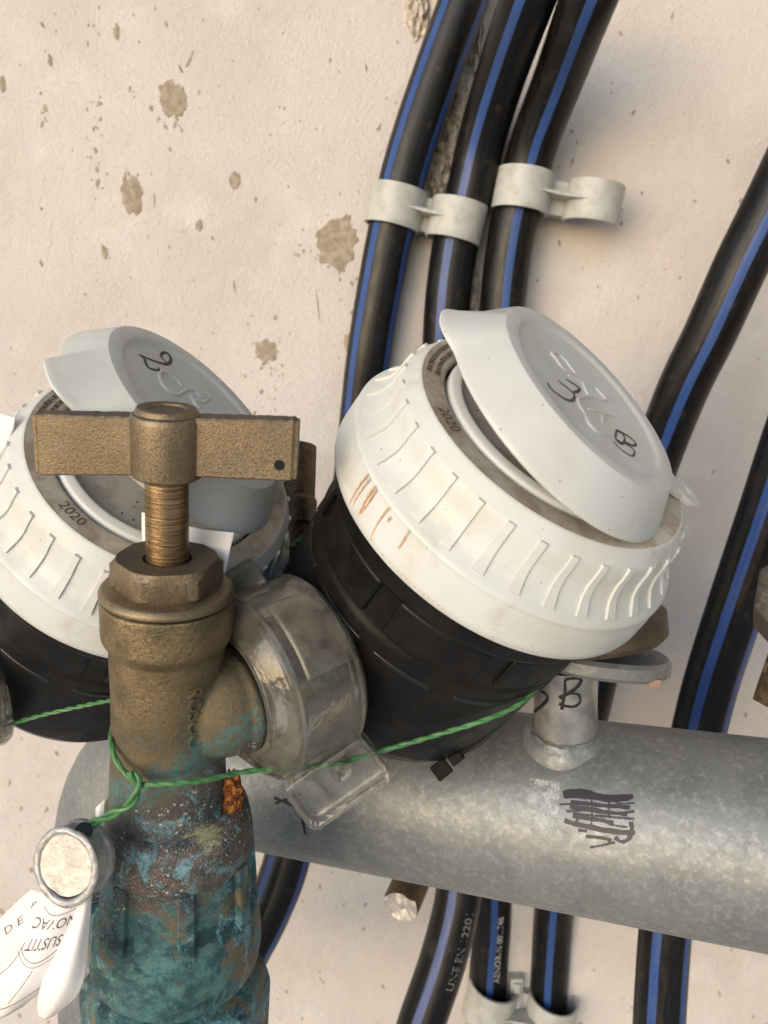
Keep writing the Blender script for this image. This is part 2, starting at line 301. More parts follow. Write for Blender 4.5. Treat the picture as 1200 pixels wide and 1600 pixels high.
def loft(rows, nu=24, nv=24):
    """sheet through rows of points (top to bottom)"""
    rr = [[V(p) for p in r] for r in rows]
    def row(r, u):
        q = spline(r, 8); x = u*(len(q)-1); i = min(int(x), len(q)-2); return q[i].lerp(q[i+1], x-i)
    def S(u, v):
        col = spline([row(r, u) for r in rr], 8); x = v*(len(col)-1); i = min(int(x), len(col)-2); return col[i].lerp(col[i+1], x-i)
    vs_ = [S(i/nu, j/nv) for j in range(nv+1) for i in range(nu+1)]
    fs = [(j*(nu+1)+i, j*(nu+1)+i+1, (j+1)*(nu+1)+i+1, (j+1)*(nu+1)+i) for j in range(nv) for i in range(nu)]
    return S, (vs_, fs)
def cyl_patch(r0, r1, a0, a1, z0, z1, n=10):
    vs_, fs = [], []
    for i in range(n+1):
        a = R(a0+(a1-a0)*i/n); c, s = math.cos(a), math.sin(a)
        vs_ += [(r0*c, r0*s, z0), (r1*c, r1*s, z0), (r1*c, r1*s, z1), (r0*c, r0*s, z1)]
    for i in range(n):
        for j in range(4): fs.append((i*4+j, (i+1)*4+j, (i+1)*4+(j+1) % 4, i*4+(j+1) % 4))
    fs += [(0, 1, 2, 3), (n*4+3, n*4+2, n*4+1, n*4)]
    return vs_, fs
def ident(o=V((0, 0, 0))): return Matrix.Translation(o)

# ------------------------------------------------------------------ setting: wall, unseen slabs that block the sky, paving
YW = 462.0
wallM = frame(V((0, YW, 1100)), V((0, -1, 0)))          # local x right, y up?, z towards the camera
nx, nz = 60, 60; vs_, fs = [], []
for j in range(nz+1):
    for i in range(nx+1):
        x, z = -900+1800*i/nx, -900+1750*j/nz
        vs_.append((x, YW + 2.2*noise.noise(V((x*.006, z*.006, 3))), 1100+z))
for j in range(nz):
    for i in range(nx): a = j*(nx+1)+i; fs.append((a, a+1, a+nx+2, a+nx+1))
wall = tag(mk('wall', (vs_, fs), 'wall', ident()), kind='structure')
tag(mk('ground', box(-6000, 6000, -9000, YW+200, -60, 0), 'paving', ident(), smooth=False), kind='structure')
tag(mk('sky_block_slab', box(-900, 900, -150, YW+60, 1952, 2040), 'block_slab', ident(), smooth=False), kind='structure')  # unseen slab, added to block sky light from overhead
tag(mk('side_block_slab', box(880, 960, -150, YW+60, 0, 1950), 'block_slab', ident(), smooth=False), kind='structure')  # unseen slab on the right, added with the overhead one to block light
def wp(px, py, off=0):                                   # the point of the wall seen at that place
    d = ray(px, py); t = (YW-CAM.y)/d.y; p = CAM+d*t; return V((p.x, YW+2.2*noise.noise(V((p.x*.006, (p.z-1100)*.006, 3)))-off, p.z))
def blob(px, py, rx, ry, spiky=.18, th=.5, n=36, seed=0, rot=0):
    c = wp(px, py); k = 1/FPX*(c-CAM).length; vs_, fs = [], []; ring0, ring1 = [], []
    for i in range(n):
        a = 2*PI*i/n; rr = 1+spiky*noise.noise(V((math.cos(a)*2.3+seed, math.sin(a)*2.3, seed*1.7)))*2 + spiky*1.6*max(0, noise.noise(V((i*1.37, seed*3.1, 0))))
        x, y = rx*k*rr*math.cos(a), ry*k*rr*math.sin(a); x, y = x*math.cos(rot)-y*math.sin(rot), x*math.sin(rot)+y*math.cos(rot)
        ring0.append(V((c.x+x, c.y+.6, c.z+y))); ring1.append(V((c.x+x*.93, c.y-th*.45, c.z+y*.93)))
    ctr = V((c.x, c.y-th, c.z)); vs_ = ring0+ring1+[ctr]
    for i in range(n): j = (i+1) % n; fs += [(i, n+i, n+j, j), (n+i, 2*n, n+j)]
    return vs_, fs
for i, (px, py, rx, ry, sp, rot) in enumerate([(269, 155, 19, 23, .22, 0), (206, 305, 16, 25, .15, .1), (527, 380, 31, 40, .22, 0), (367, 282, 8, 12, .12, 0), (415, 549, 18, 16, .18, 0),
        (311, 353, 5, 8, .2, 0), (545, 535, 8, 14, .2, 0), (78, 94, 3, 8, .2, .1), (183, 50, 4, 10, .2, 0), (3, 130, 4, 10, .2, 0), (164, 393, 5, 9, .3, .2)]):
    mk('cement_splash', blob(px, py, rx, ry, sp, .7, 64, i*2.7+1, rot), 'splash', ident(), wall)
sp = []
pts = [(150+rnd.gauss(0, 8), 150+rnd.random()*165) for _ in range(26)] + [(68+rnd.gauss(0, 3), 135+rnd.random()*70) for _ in range(7)] + \
      [(420+rnd.gauss(0, 22), 575+rnd.gauss(0, 35)) for _ in range(26)] + [(525+rnd.gauss(0, 32), 385+rnd.gauss(0, 42)) for _ in range(44)] + [(270+rnd.gauss(0, 24), 165+rnd.gauss(0, 26)) for _ in range(22)] + [(207+rnd.gauss(0, 18), 305+rnd.gauss(0, 26)) for _ in range(14)]
pts += [(rnd.uniform(-20, 640), rnd.uniform(-20, 800)) for _ in range(130)] + [(rnd.uniform(840, 1220), rnd.uniform(-20, 1150)) for _ in range(70)] + [(rnd.uniform(0, 1200), rnd.uniform(1350, 1620)) for _ in range(90)] + [(rnd.uniform(0, 160), rnd.uniform(1150, 1600)) for _ in range(20)]
for i, (px, py) in enumerate(pts):
    s_ = rnd.choice([1.0, 1.3, 1.6, 2.0, 2.6]) ; sp.append(blob(px, py, s_*rnd.uniform(.6, 1.2), s_*rnd.uniform(.8, 2.2), .3, .25, 9, i*.37, rnd.uniform(-.6, .6)))
for px, py, l, rot in ((497, 480, 22, .12), (366, 447, 10, .1), (297, 95, 12, -.5), (242, 313, 9, 0), (1025, 918, 4, 0), (894, 253, 6, -.3), (500, 1385, 6, 0)):
    sp.append(blob(px, py, 1.5, l, .3, .3, 16, px, rot))
tag(mk('wall_speck', join(*sp), 'splash', ident(), wall), kind='stuff')
def lump(px, py, rx, ry, th, seed, n=20):
    c = wp(px, py); k = (c-CAM).length/FPX; vs_, fs = [], []
    for j in range(n+1):
        for i in range(n+1):
            u, v = i/n*2-1, j/n*2-1; e = max(0, 1-(u*u+v*v)); wob = 1+.35*noise.noise(V((u*1.7+seed, v*1.7, seed)))
            h = th*math.sqrt(e)*(.65+.9*noise.noise(V((u*3+seed, v*3, 5)))+.5*noise.noise(V((u*8+seed, v*8, 5)))) if e > 0 else -1.5
            vs_.append((c.x+u*rx*k*wob, c.y-h+.3, c.z+v*ry*k*wob))
    for j in range(n):
        for i in range(n): a = j*(n+1)+i; fs.append((a, a+1, a+n+2, a+n+1))
    return vs_, fs
for i, a in enumerate([(655, 18, 18, 36, 5), (742, 55, 14, 48, 6), (716, 150, 15, 40, 5), (694, 222, 19, 52, 8), (682, 285, 16, 26, 6), (737, 470, 13, 60, 4)]):
    mk('mortar_lump', lump(*a, i*3.3), 'mortar', ident(), wall, ang=60)

# ------------------------------------------------------------------ polyethylene pipes
def pe_pipe(pts, stripes, label, n=10, r=12.5):
    """pts are (px, py, distance) along the pipe; stripes: angles round it in degrees, 0 faces the camera"""
    path = spline([P(*p) for p in pts], n); o = path[0]; Mx = ident(o); path = [p-o for p in path]
    angs = set(round(i*360/40, 2) for i in range(40)); hw = 9.8
    for s_ in stripes: angs = {a for a in angs if abs((a-s_+180) % 360-180) > hw+1.5} | {(s_-hw) % 360, (s_+hw) % 360}
    angs = sorted(angs); T, N = frames(path, V((0, -1, 0)))
    vf = tube(path, r, angs=angs, up=V((0, -1, 0)))
    t = thing('water_pipe', Mx, label, 'pipe', 'black polyethylene pipes with blue stripes')
    body = mk('pipe_wall', vf, 'pe', Mx, t, mats=['stripe'])
    k = len(angs)
    for pi, pol in enumerate(body.data.polygons):
        if pi < (len(path)-1)*k:
            a, b = angs[pi % k], angs[(pi+1) % k % k] if (pi % k)+1 < k else angs[0]+360
            mid = (a+b)/2
            if any(abs((mid-s_+180) % 360-180) < hw*.6 and abs((b-a)) < hw*2.2 for s_ in stripes): pol.material_index = 1
    return t, Mx, path, T, N
def pipe_print(pp, s, size, i0, ang, mat='wprint', flip=False, r=12.5):
    t, Mx, path, T, N = pp; v, f = text_mesh(s, size); out = []
    cum = [0]
    for a, b in zip(path, path[1:]): cum.append(cum[-1]+(b-a).length)
    L0 = cum[i0]
    for x, y, z in v:
        if flip: x = -x
        l = min(max(L0+x, 0), cum[-1]-1e-3); i = max(k for k in range(len(cum)) if cum[k] <= l); i = min(i, len(path)-2); q = (l-cum[i])/(cum[i+1]-cum[i])
        c = path[i].lerp(path[i+1], q); n_ = N[i].lerp(N[i+1], q).normalized(); b_ = T[i].lerp(T[i+1], q).normalized().cross(n_); a = R(ang)+y/r
        out.append(c+(n_*math.cos(a)+b_*math.sin(a))*(r+.05))
    mk('pipe_print', (out, f), mat, Mx, t, smooth=False)
pA = pe_pipe([(745, -60, 402), (725, 0, 405), (688, 100, 412), (653, 200, 419), (628, 285, 425), (603, 400, 434), (577, 550, 446), (560, 700, 458), (538, 900, 450), (500, 1130, 440), (452, 1330, 430), (415, 1430, 425), (352, 1545, 420), (300, 1640, 415)], (40, -56), 'leftmost black water pipe with a blue stripe along each edge')
pB = pe_pipe([(850, -60, 350), (824, 0, 358), (782, 120, 394), (752, 220, 416), (731, 310, 427), (711, 385, 432), (697, 500, 440), (694, 640, 452), (704, 850, 462), (722, 1100, 452), (722, 1300, 440), (716, 1400, 432), (692, 1500, 428), (655, 1610, 422), (640, 1680, 420)], (12,), 'second black water pipe from the left, its stripe in the middle')
pC = pe_pipe([(945, -60, 342), (919, 0, 350), (874, 120, 388), (836, 220, 412), (812, 310, 424), (797, 380, 430), (785, 480, 438), (777, 640, 450), (773, 850, 480), (772, 1100, 500), (770, 1400, 518), (764, 1500, 522), (755, 1640, 526)], (-4,), 'third black water pipe curving right towards the top of the wall')
pD = pe_pipe([(1330, 60, 345), (1215, 300, 362), (1160, 410, 372), (1110, 520, 385), (1062, 620, 400), (1003, 780, 425), (955, 950, 440), (920, 1100, 455), (885, 1250, 475), (868, 1400, 506), (860, 1500, 520), (852, 1640, 530)], (12, -70), 'black water pipe passing behind the tilted lid of the right meter')
pE = pe_pipe([(1330, 480, 330), (1255, 640, 345), (1200, 800, 358), (1147, 955, 372), (1113, 1060, 382), (1090, 1150, 388), (1058, 1300, 392), (1040, 1450, 394), (1032, 1560, 395), (1026, 1680, 395)], (38, -36), 'rightmost black water pipe with two blue stripes near the photo edge')

# ------------------------------------------------------------------ pipe clips
def clip(c0, c1, label, mid_off=0, w=20.5, r=14.4, empty_second=False):
    """two half rings side by side; c0, c1 = centres of the two cradles, axis up the wall"""
    xd = (c1-c0).normalized(); ax = V((0, -1, 0)).cross(xd).normalized(); Mx = frame(c0, ax, xd)   # z along the pipe, y away from the wall?
    ny = (Mx.to_3x3() @ V((0, 1, 0))).y; sgn = -1 if ny > 0 else 1; d = (c1-c0).length
    t = thing('pipe_clip', Mx, label, 'pipe clip', 'grey pipe clips on the wall')
    fa = 90*sgn
    for k, x0 in enumerate((0, d)):
        b0, b1 = (fa-118, fa+118) if k == 0 or not empty_second else ((fa-118, fa+72) if sgn < 0 else (fa-72, fa+118)); v, f = cyl_patch(r-1.2, r+.7, b0, b1, -w/2, w/2, 30)
        mk('band', ([(a+x0, b, c) for a, b, c in v], f), 'clip', Mx, t, bevel=.35)
    y = sgn*(r*.05)
    v, f = cyl_patch(r+.6, r+.9, 0, 1, 0, 1, 1)
    mk('base_web', box(r*.75, d-r*.75, min(-sgn*9, sgn*0.5), max(-sgn*9, sgn*0.5), -w/2+1.5, w/2-1.5), 'clip', Mx, t, bevel=.6)
    # thin bridging fin between the two bands
    fin = [];
    for i in range(13):
        u = i/12; x = d*(.10+.80*u); hgt = sgn*(r*.98 - 1.6*math.sin(PI*u) if True else 0); th = .3+1.0*math.sin(PI*u)
        fin += [(x, sgn*2, -th), (x, sgn*2, th), (x, hgt, th*.7), (x, hgt, -th*.7)]
    ff = [(i*4+j, (i+1)*4+j, (i+1)*4+(j+1) % 4, i*4+(j+1) % 4) for i in range(12) for j in range(4)]+[(3, 2, 1, 0), (48, 49, 50, 51)]
    mk('fin', (fin, ff), 'clip', Mx, t)
    return t
clip(P(618, 325, 427), P(713, 347, 428), 'grey double clip holding the two left black pipes')
clip(P(817, 300, 421), P(926, 320, 424), 'grey double clip with one empty cradle, right of the other', empty_second=True)
lo = clip(P(766, 1564, 520), P(858, 1584, 520), 'lower grey double clip near the bottom edge of the photo', w=25, r=15.5)
for a in ((806, 1545, 545, 14, 46, 12),):
    c = P(a[0], a[1], 520); mk('tongue', join(box(-4.2, 4.2, -4, 4, -12, 10), box(-2.2, 2.2, -6, -3.5, -10, 8)), 'clip', frame(c, V((.0, .0, 1))), lo, bevel=.8)
    mk('screw', lathe([(0, 3.2), (1.6, 2.8), (2.2, 1.6), (2.2, 0)], 16), 'galv2', frame(P(802, 1562, 511), V((0, -1, .2))), lo)

# ------------------------------------------------------------------ manifold of galvanised pipe with elbow, riser and flange
def mpt(x, y, z): return W(x, y, z)
a0 = W(260, -99.3, 176.5); a1 = W(-9.4, -98.2, 293); dirm = (a0-a1).normalized()
bend_end = W(-70, -98, 319.2); path = [a0, a0.lerp(a1, .5), a1, bend_end]
dn = (W(-110, -260, 345)-W(-110, -138, 338)).normalized()
cc = bend_end + D(0, -1, .0)*40
for k in range(1, 11):
    th = PI/2*k/10; path.append(bend_end + (-dirm)*40*math.sin(th) + dn*40*(1-math.cos(th)))
path.append(path[-1]+dn*150)
path2 = []
for p, q in zip(path[:4], path[1:4]): path2 += [p.lerp(q, i/8) for i in range(8)]
path2 += path[3:]
MO = ident(a1); man = thing('manifold_pipe', MO, 'thick galvanised steel manifold pipe with an elbow at its left end', 'pipe')
mk('pipe_wall', tube([p-a1 for p in path2], 30.2, 80), 'galv', MO, man)
MC = frame(a1, dirm, D(0, 0, -1))            # local z along the pipe for marks
def manhit(px, py): return hit_cyl(MC, px, py, 30.2)
def cyl_marks(name, polylines, width, mat, Mc, r, parent, lift=.07, hit=None):
    parts = []
    for pl in polylines:
        pts = spline([hit_cyl(Mc, x, y, r).to_tuple() for x, y in pl], 5)
        out, nr = [], []
        for p in pts:
            n_ = V((p.x, p.y, 0)).normalized(); out.append(V((n_.x*r, n_.y*r, p.z))); nr.append(n_)
        parts.append(ribbon(out, nr, width*rnd.uniform(.8, 1.2), lift+rnd.uniform(0, .04), lambda t: .75+.4*noise.noise(V((t*9, width*7, 0)))+.2))
    return mk(name, join(*parts), mat, Mc, parent)
def sp_(x0, y0, sc_=.21667, ox=820, oy=1180): return (ox+x0*sc_, oy+y0*sc_)
Z7 = lambda pts: [sp_(*p) for p in pts]
cyl_marks('scribble', [Z7([(275, 280), (330, 275), (430, 285), (520, 300), (650, 310), (780, 297)]), Z7([(290, 270), (420, 262), (520, 290), (700, 312), (760, 305)]), Z7([(280, 290), (400, 292), (560, 312), (700, 318)])], 1.9, 'ink', MC, 30.2, man)
cyl_marks('scribble', [Z7([(330, 338), (450, 350), (600, 368), (760, 378)]), Z7([(325, 370), (450, 385), (600, 412), (740, 425)]), Z7([(345, 435), (450, 455), (560, 470), (640, 490)]), Z7([(285, 470), (350, 492), (500, 522), (650, 545), (795, 558)]),
    Z7([(340, 495), (480, 528), (640, 560), (780, 568)]), Z7([(385, 540), (450, 548)]), Z7([(765, 480), (772, 530), (765, 575), (735, 615), (690, 622), (650, 590)]), Z7([(440, 585), (520, 592), (615, 608), (600, 625)])], 1.05, 'ink', MC, 30.2, man)
cyl_marks('scribble', [Z7([(300, 405), (450, 400), (620, 420), (790, 405)]), Z7([(350, 420), (560, 440), (790, 460)]), Z7([(470, 665), (560, 650), (650, 628)]), Z7([(250, 355), (330, 352)]), Z7([(480, 300), (485, 400), (478, 520)]), Z7([(610, 320), (605, 400), (610, 450)]), Z7([(500, 350), (560, 360), (700, 355)]),
    Z7([(360, 500), (380, 460), (370, 430)]), Z7([(640, 330), (700, 350), (790, 345)]), Z7([(560, 470), (620, 500), (740, 520)])], .7, 'fink', MC, 30.2, man, .05)
cyl_marks('scribble', [[(430, 1255), (450, 1248), (470, 1240)], [(428, 1246), (448, 1254), (462, 1262)], [(470, 1262), (474, 1285), (477, 1303)]], 1.1, 'ink', MC, 30.2, man)
pp = hit_cyl(MC, 850, 1262, 30.2); a_ = math.degrees(math.atan2(pp.y, pp.x)); parts = cyl_patch(30.2, 30.26, a_-15, a_+13, pp.z-5.2, pp.z+4.2, 12); mk('paint_patch', parts, 'patch', MC, man, smooth=True)
# riser, weld collar
rc = hit_cyl(MC, 872, 1150, 30.2); rb = MC @ V((rc.x, rc.y, rc.z)); mi_ = MC.inverted(); am = MC @ V((0, 0, rc.z)); rz = D(.02, .93, -.36); rz = (rz-dirm*rz.dot(dirm)*.6).normalized(); rb = am + rz*29.5; RM = frame(rb, rz)
ris = thing('riser_pipe', RM, 'short bright steel riser with marker writing standing on the manifold', 'riser pipe')
mk('riser_wall', lathe(rounded([(9.9, -8), (9.8, 8), (9.7, 12), (9.6, 27)], 1.5), 64), 'galv2', RM, ris)
def wobc(r, z, a, j): return r*(1+.03*noise.noise(V((math.cos(a)*2, math.sin(a)*2, z*.3)))), z+.8*noise.noise(V((math.cos(a)*3, math.sin(a)*3, j)))
mk('weld_collar', lathe(rounded([(9.8, 3.2), (11.2, 2.9), (13.2, .4), (14.6, -3.5), (15.6, -10)], 1.2), 72, wobc), 'galv', RM, ris)
Z4 = lambda pts: [(780+x*.23333, 950+y*.23333) for x, y in pts]
def marks_w(polys, width, Mx, r, parent): return cyl_marks('marker_writing', polys, width, 'ink', Mx, r, parent, .08)
marks_w([Z4([(240, 545), (290, 560), (325, 600), (290, 650), (235, 695), (215, 665)]), Z4([(440, 480), (440, 560), (425, 640), (420, 680)]), Z4([(440, 480), (500, 470), (550, 480), (520, 530), (450, 580), (400, 600)]), Z4([(470, 570), (530, 580), (540, 630), (500, 660), (440, 655), (400, 640)])], .95, RM, 9.75, ris)
# oval flange pair
def oval(L, wd, th, n=64, bev=1.2, pw=2.6):
    pr = [];
    for i in range(n):
        a = 2*PI*i/n; k = (abs(math.cos(a))**pw+abs(math.sin(a))**pw)**(-1/pw); pr.append((L*k*math.cos(a), wd*k*math.sin(a)))
    vs_, fs = [], []
    lay = [(-bev, 0), (0, bev), (0, th-bev), (-bev, th)]
    for off, z in lay:
        for x, y in pr: l = math.hypot(x, y); vs_.append((x*(1+off/l), y*(1+off/l), z))
    for j in range(3):
        for i in range(n): i2 = (i+1) % n; fs.append((j*n+i, j*n+i2, (j+1)*n+i2, (j+1)*n+i))
    fs += [list(range(n))[::-1], [3*n+i for i in range(n)]]; return vs_, fs
FM = frame(P(937, 1043, 246), D(.10, .98, -.12))
fl = thing('oval_flange', FM, 'galvanised oval flange plate on top of the riser, behind the right meter', 'flange')
mk('plate', oval(21, 15, 5.6, pw=2.2), 'galv', FM, fl); mk('bolt_end', lathe([(0, -2.4), (3.0, -1.6), (3.3, -.8), (3.3, 1)], 6), 'copper', FM @ Matrix.Translation((13, -9.5, .6)), fl)
GM = frame(P(930, 1006, 246), D(-.12, .98, -.10)); gs = thing('brown_flange', GM, 'dark brown flange lying on the galvanised oval plate', 'flange')
mk('plate', oval(22, 18, 11.0, bev=2, pw=2.05), 'gasket', GM, gs)
# cut bolt under the manifold
BM = frame(P(640, 1385, 332), D(-.36, -.34, -.87)); bs = thing('drain_plug', BM, 'crumpled metal plug poking out under the manifold pipe', 'plug')
def crk(r, z, a, j): return r*(1+.07*noise.noise(V((math.cos(a)*1.6, math.sin(a)*1.6, z*.1)))), z+(1.6*noise.noise(V((math.cos(a)*r*.35, math.sin(a)*r*.35, 7))) if z > 9 else 0)
mk('plug_body', lathe([(7.6, -12), (7.6, 9), (7.2, 11)], 48, crk), 'brass_dark', BM, bs); mk('plug_face', lathe([(7.2, 11), (6.4, 10.6), (5, 10.2), (3, 9.6), (1.2, 10.4), (.01, 10.8)], 48, crk), 'leadf', BM, bs)

# ------------------------------------------------------------------ water meters
CAPP = [(44, .3), (47.3, 0), (47.75, 2.2), (47.4, 7.5), (47.0, 11.0), (47.15, 12.0), (46.5, 12.8), (45.5, 13.6), (43.8, 15.1), (42.2, 17.3), (41.3, 20.2), (41.05, 23.2), (40.6, 25.4), (39.9, 26.3), (38.0, 28.9), (37.5, 29.15)]
def lid_mesh(S, tabaz, holeaz):
    prof = rounded([(.01, -.9), (22.4, -.9), (23.4, 0), (27.5, 0), (33.4, -8.2), (34.3, -9.5), (34.1, -13.0)], .5, 2)[:-1]
    k0 = len(prof); prof += [(33.8, -10.4), (32.6, -10.2), (31.8, -8.6), (26.6, -1.6), (.01, -2.2)]
    def mod(r, z, a, j):
        if r > 27.8:
            u = (r-27.6)/6.5
            da = (math.degrees(a)-tabaz+180) % 360-180; db = (math.degrees(a)-holeaz+180) % 360-180
            e = math.exp(-abs(da/13)**4); r += 4.4*u**1.5*e+3.4*u*math.exp(-(db/10)**2); z += u*u*.6*e
        return r*S, z*S
    return lathe(prof, 220, mod)
def plane_marks(name, polys, width, mat, Mp, h, parent, lift=.06, tubes=False, rad=.35, Sz=.5):
    parts = []
    for pl in polys:
        pts = spline([hit_plane(Mp, x, y, h).to_tuple() for x, y in pl], 6); nr = [V((0, 0, 1))]*len(pts)
        if tubes: v, f, _ = tube(pts, rad, 8, up=V((0, 0, 1)), rf=lambda t: .35+.65*math.sin(PI*min(max(t, .06), .94))**.4); parts.append((v, f))
        else: parts.append(ribbon(pts, nr, width, lift+rnd.uniform(0, .03), lambda t: .7+.45*math.sin(PI*min(t+.12, 1))))
    return mk(name, join(*parts), mat, Mp, parent)
def bend_text(name, s, size, rad, az, mat, Mx, parent, h):
    v, f = text_mesh(s, size); out = []
    for x, y, z in v:
        a = R(az)+x/rad; rr = rad-y; out.append((rr*math.cos(a), rr*math.sin(a), h))
    return mk(name, (out, f), mat, Mx, parent, smooth=False)
def meter(C, nrm, lidC, lidN, S, label, rib0, t_az, tab_px, hole_px, blk_az):
    Mx = frame(C, nrm); t = thing('water_meter', Mx, label, 'water meter', 'water meters on the manifold')
    mk('body', lathe(rounded([(30, 1), (44.6, 1), (44.6, -1.5), (43.2, -2.2), (43.2, -8.4), (41.0, -9.8), (40.9, -22), (41.6, -24), (41.3, -60), (38.6, -66), (30, -67), (.01, -67)], .8), 128), 'black', Mx, t)
    for k in range(11):
        az = -104-7+k*33; p = cyl_patch(41, 41.9, az-11.5, az+12, -29.6, -27.9, 10); mk('slot_rib', p, 'slot', Mx, t, bevel=.3)
    for k in range(8):
        az = -62+k*45; mk('panel', cyl_patch(40.5, 42.0, az-18, az+18, -21.4, -9.5, 12), 'black', Mx, t, bevel=.8)
    mk('cap', lathe(rounded(CAPP, .5, 2), 160), 'white', Mx, t)
    mk('top_ring', lathe(rounded([(37.5, 29.15), (37.2, 29.1), (31.6, 29.0), (31.0, 28.6), (30.9, 24)], .4, 2), 128), 'dusty', Mx, t)
    mk('inner_ring', lathe(rounded([(30.2, 24), (30.1, 28.6), (29.6, 29.4), (27.2, 29.9), (26.4, 29.2), (26.2, 26)], .4, 2), 128), 'inner', Mx, t)
    mk('dial_window', lathe([(.01, 27.6), (26.3, 27.2)], 64), 'dial', Mx, t)
    # grip ribs
    rp = [(40.9, 25.9), (41.2, 22.8), (41.5, 19.8), (42.5, 17.2), (44.2, 15.2), (45.8, 13.9)]; vs_, fs = [], []
    rp = [p.to_tuple() for p in spline([(a, b, 0) for a, b in rp], 4)]
    for i, (r, z, _) in enumerate(rp):
        u = i/(len(rp)-1); hw = .8+.6*u*u; pr = .62*math.sin(PI*min(max(u*.92+.06, 0), 1))**.5
        # outward normal of the profile
        q0, q1 = rp[max(i-1, 0)], rp[min(i+1, len(rp)-1)]; tn = V((q1[0]-q0[0], q1[1]-q0[1])).normalized(); nn = V((-tn.y, tn.x)); nn = nn if nn.x > 0 else -nn
        for dy, o_ in ((-hw-.12, -.5), (-hw, pr), (hw, pr), (hw+.12, -.5)): vs_.append((r+nn.x*o_-.1, dy, z+nn.y*o_))
    for i in range(len(rp)-1):
        for j in range(3): fs.append((i*4+j, i*4+j+1, (i+1)*4+j+1, (i+1)*4+j))
    fs += [(0, 3, 2, 1), tuple(len(vs_)-4+q for q in range(4))]
    rib = mk('grip_rib', (vs_, fs), 'white', Mx @ Matrix.Rotation(R(rib0), 4, 'Z'), t, ang=50)
    for k in range(1, 32): dup(rib, Mx @ Matrix.Rotation(R(rib0+k*11.25), 4, 'Z'), t)
    kn = []
    for k in range(230):
        a = 2*PI*k/230; c, s = math.cos(a), math.sin(a); r0 = 47.42; p0 = V((r0*c, r0*s, .9)); tt = V((-s, c, 0)); up = V((0, 0, 1)); o_ = V((c, s, 0))
        if noise.noise(V((c*2, s*2, 4))) < -.12: continue
        kn.append(([p0-tt*.16, p0+tt*.16, p0+tt*.22+up*.85+o_*.3, p0-tt*.10+up*.85+o_*.3], [(0, 1, 2, 3)]))
    tag(mk('serration', join(*kn), 'scrape', Mx, t, smooth=False), kind='stuff')
    bend_text('year_print', '2020', 4.1, 34.2, t_az, 'print', Mx, t, 29.12 + .08)
    bl = []
    for row, rr in ((0, 35.6), (1, 33.4)):
        x = -9.0
        while x < 9:
            ww = rnd.uniform(.5, 1.6); a0_, a1_ = R(blk_az)+x/rr, R(blk_az)+(x+ww)/rr
            h0, h1 = rnd.uniform(-.8, -.5), rnd.uniform(.5, .8); q = [(a0_, rr+h0), (a1_, rr+h0), (a1_, rr+h1), (a0_, rr+h1)]
            bl.append(([(b*math.cos(a), b*math.sin(a), 29.2) for a, b in q], [(0, 1, 2, 3)])); x += ww+rnd.uniform(.25, .6)
    mk('smudged_print', join(*bl), 'print', Mx, t, smooth=False)
    # lid
    LM = frame(lidC, lidN); pt = hit_plane(LM, *tab_px, -9.5*S); ph = hit_plane(LM, *hole_px, -8*S)
    ta, ha = math.degrees(math.atan2(pt.y, pt.x))+7, math.degrees(math.atan2(ph.y, ph.x))
    lid = mk('lid', lid_mesh(S, ta, ha), 'lid', LM, t, ang=28)
    HM = LM @ Matrix.Rotation(R(ha), 4, 'Z') @ Matrix.Translation((43.6*S, 0, -6.2*S))
    outer = [(4.6*math.cos(a*PI/16), 4.6*math.sin(a*PI/16)) for a in range(32)]; inner = [(1.7*math.cos(a*PI/16), 1.7*math.sin(a*PI/16)) for a in range(32)]
    vs_ = [(x, y, z) for z in (-.9, .9) for ring in (outer, inner) for x, y in ring]; fs = []
    for i in range(32):
        j = (i+1) % 32; fs += [(i, j, 64+j, 64+i), (32+i, 96+i, 96+j, 32+j), (64+i, 64+j, 96+j, 96+i), (i, 32+i, 32+j, j)]
    if S < 1.02: mk('seal_eye', join((vs_, fs), box(-10, -3.6, -4.2, 4.2, -.9, .9)), 'lid', HM, lid, bevel=.3)
    return t, Mx, lid, LM
def nv(th, ph): return D(math.sin(ph)*math.cos(th), math.cos(ph)*math.cos(th), -math.sin(th))
mR, MR, lidR, LR = meter(W(29.85, .04, 216.5), nv(.64, .58), W(48.2, 27.0, 185.2), nv(.56, .83), 1.0, 'right water meter with its white lid tilted and marked 3 and 8', -146.6, -156.5, (700, 492), (1068, 782), 158)
mL, ML, lidL, LL = meter(W(-77.02, -5.04, 246.1), nv(.65, .67), W(-50.3, 28.8, 217.6), nv(.3, .86), 1.05, 'left water meter with its white lid marked 2, behind the brass handle', -143, -122.5, (86, 575), (447, 772), 162)
Z7b = lambda pts: [(660+x*.36667, 470+y*.36667) for x, y in pts]
plane_marks('marker_digit', [Z7b([(533, 348), (548, 375), (590, 408), (618, 424), (640, 424), (648, 408), (640, 392), (616, 370), (590, 350), (578, 337)]), Z7b([(640, 392), (662, 386), (668, 372), (640, 352), (612, 335)])], .75, 'ink', LR, -.9, lidR)
plane_marks('marker_digit', [Z7b([(826, 555), (824, 590), (848, 610), (862, 590), (848, 562), (826, 553), (868, 572), (905, 602), (902, 618), (862, 605), (898, 632), (902, 655), (886, 660), (845, 632), (812, 597)]), Z7b([(824, 590), (850, 606), (880, 606)])], .72, 'ink', LR, -.9, lidR)
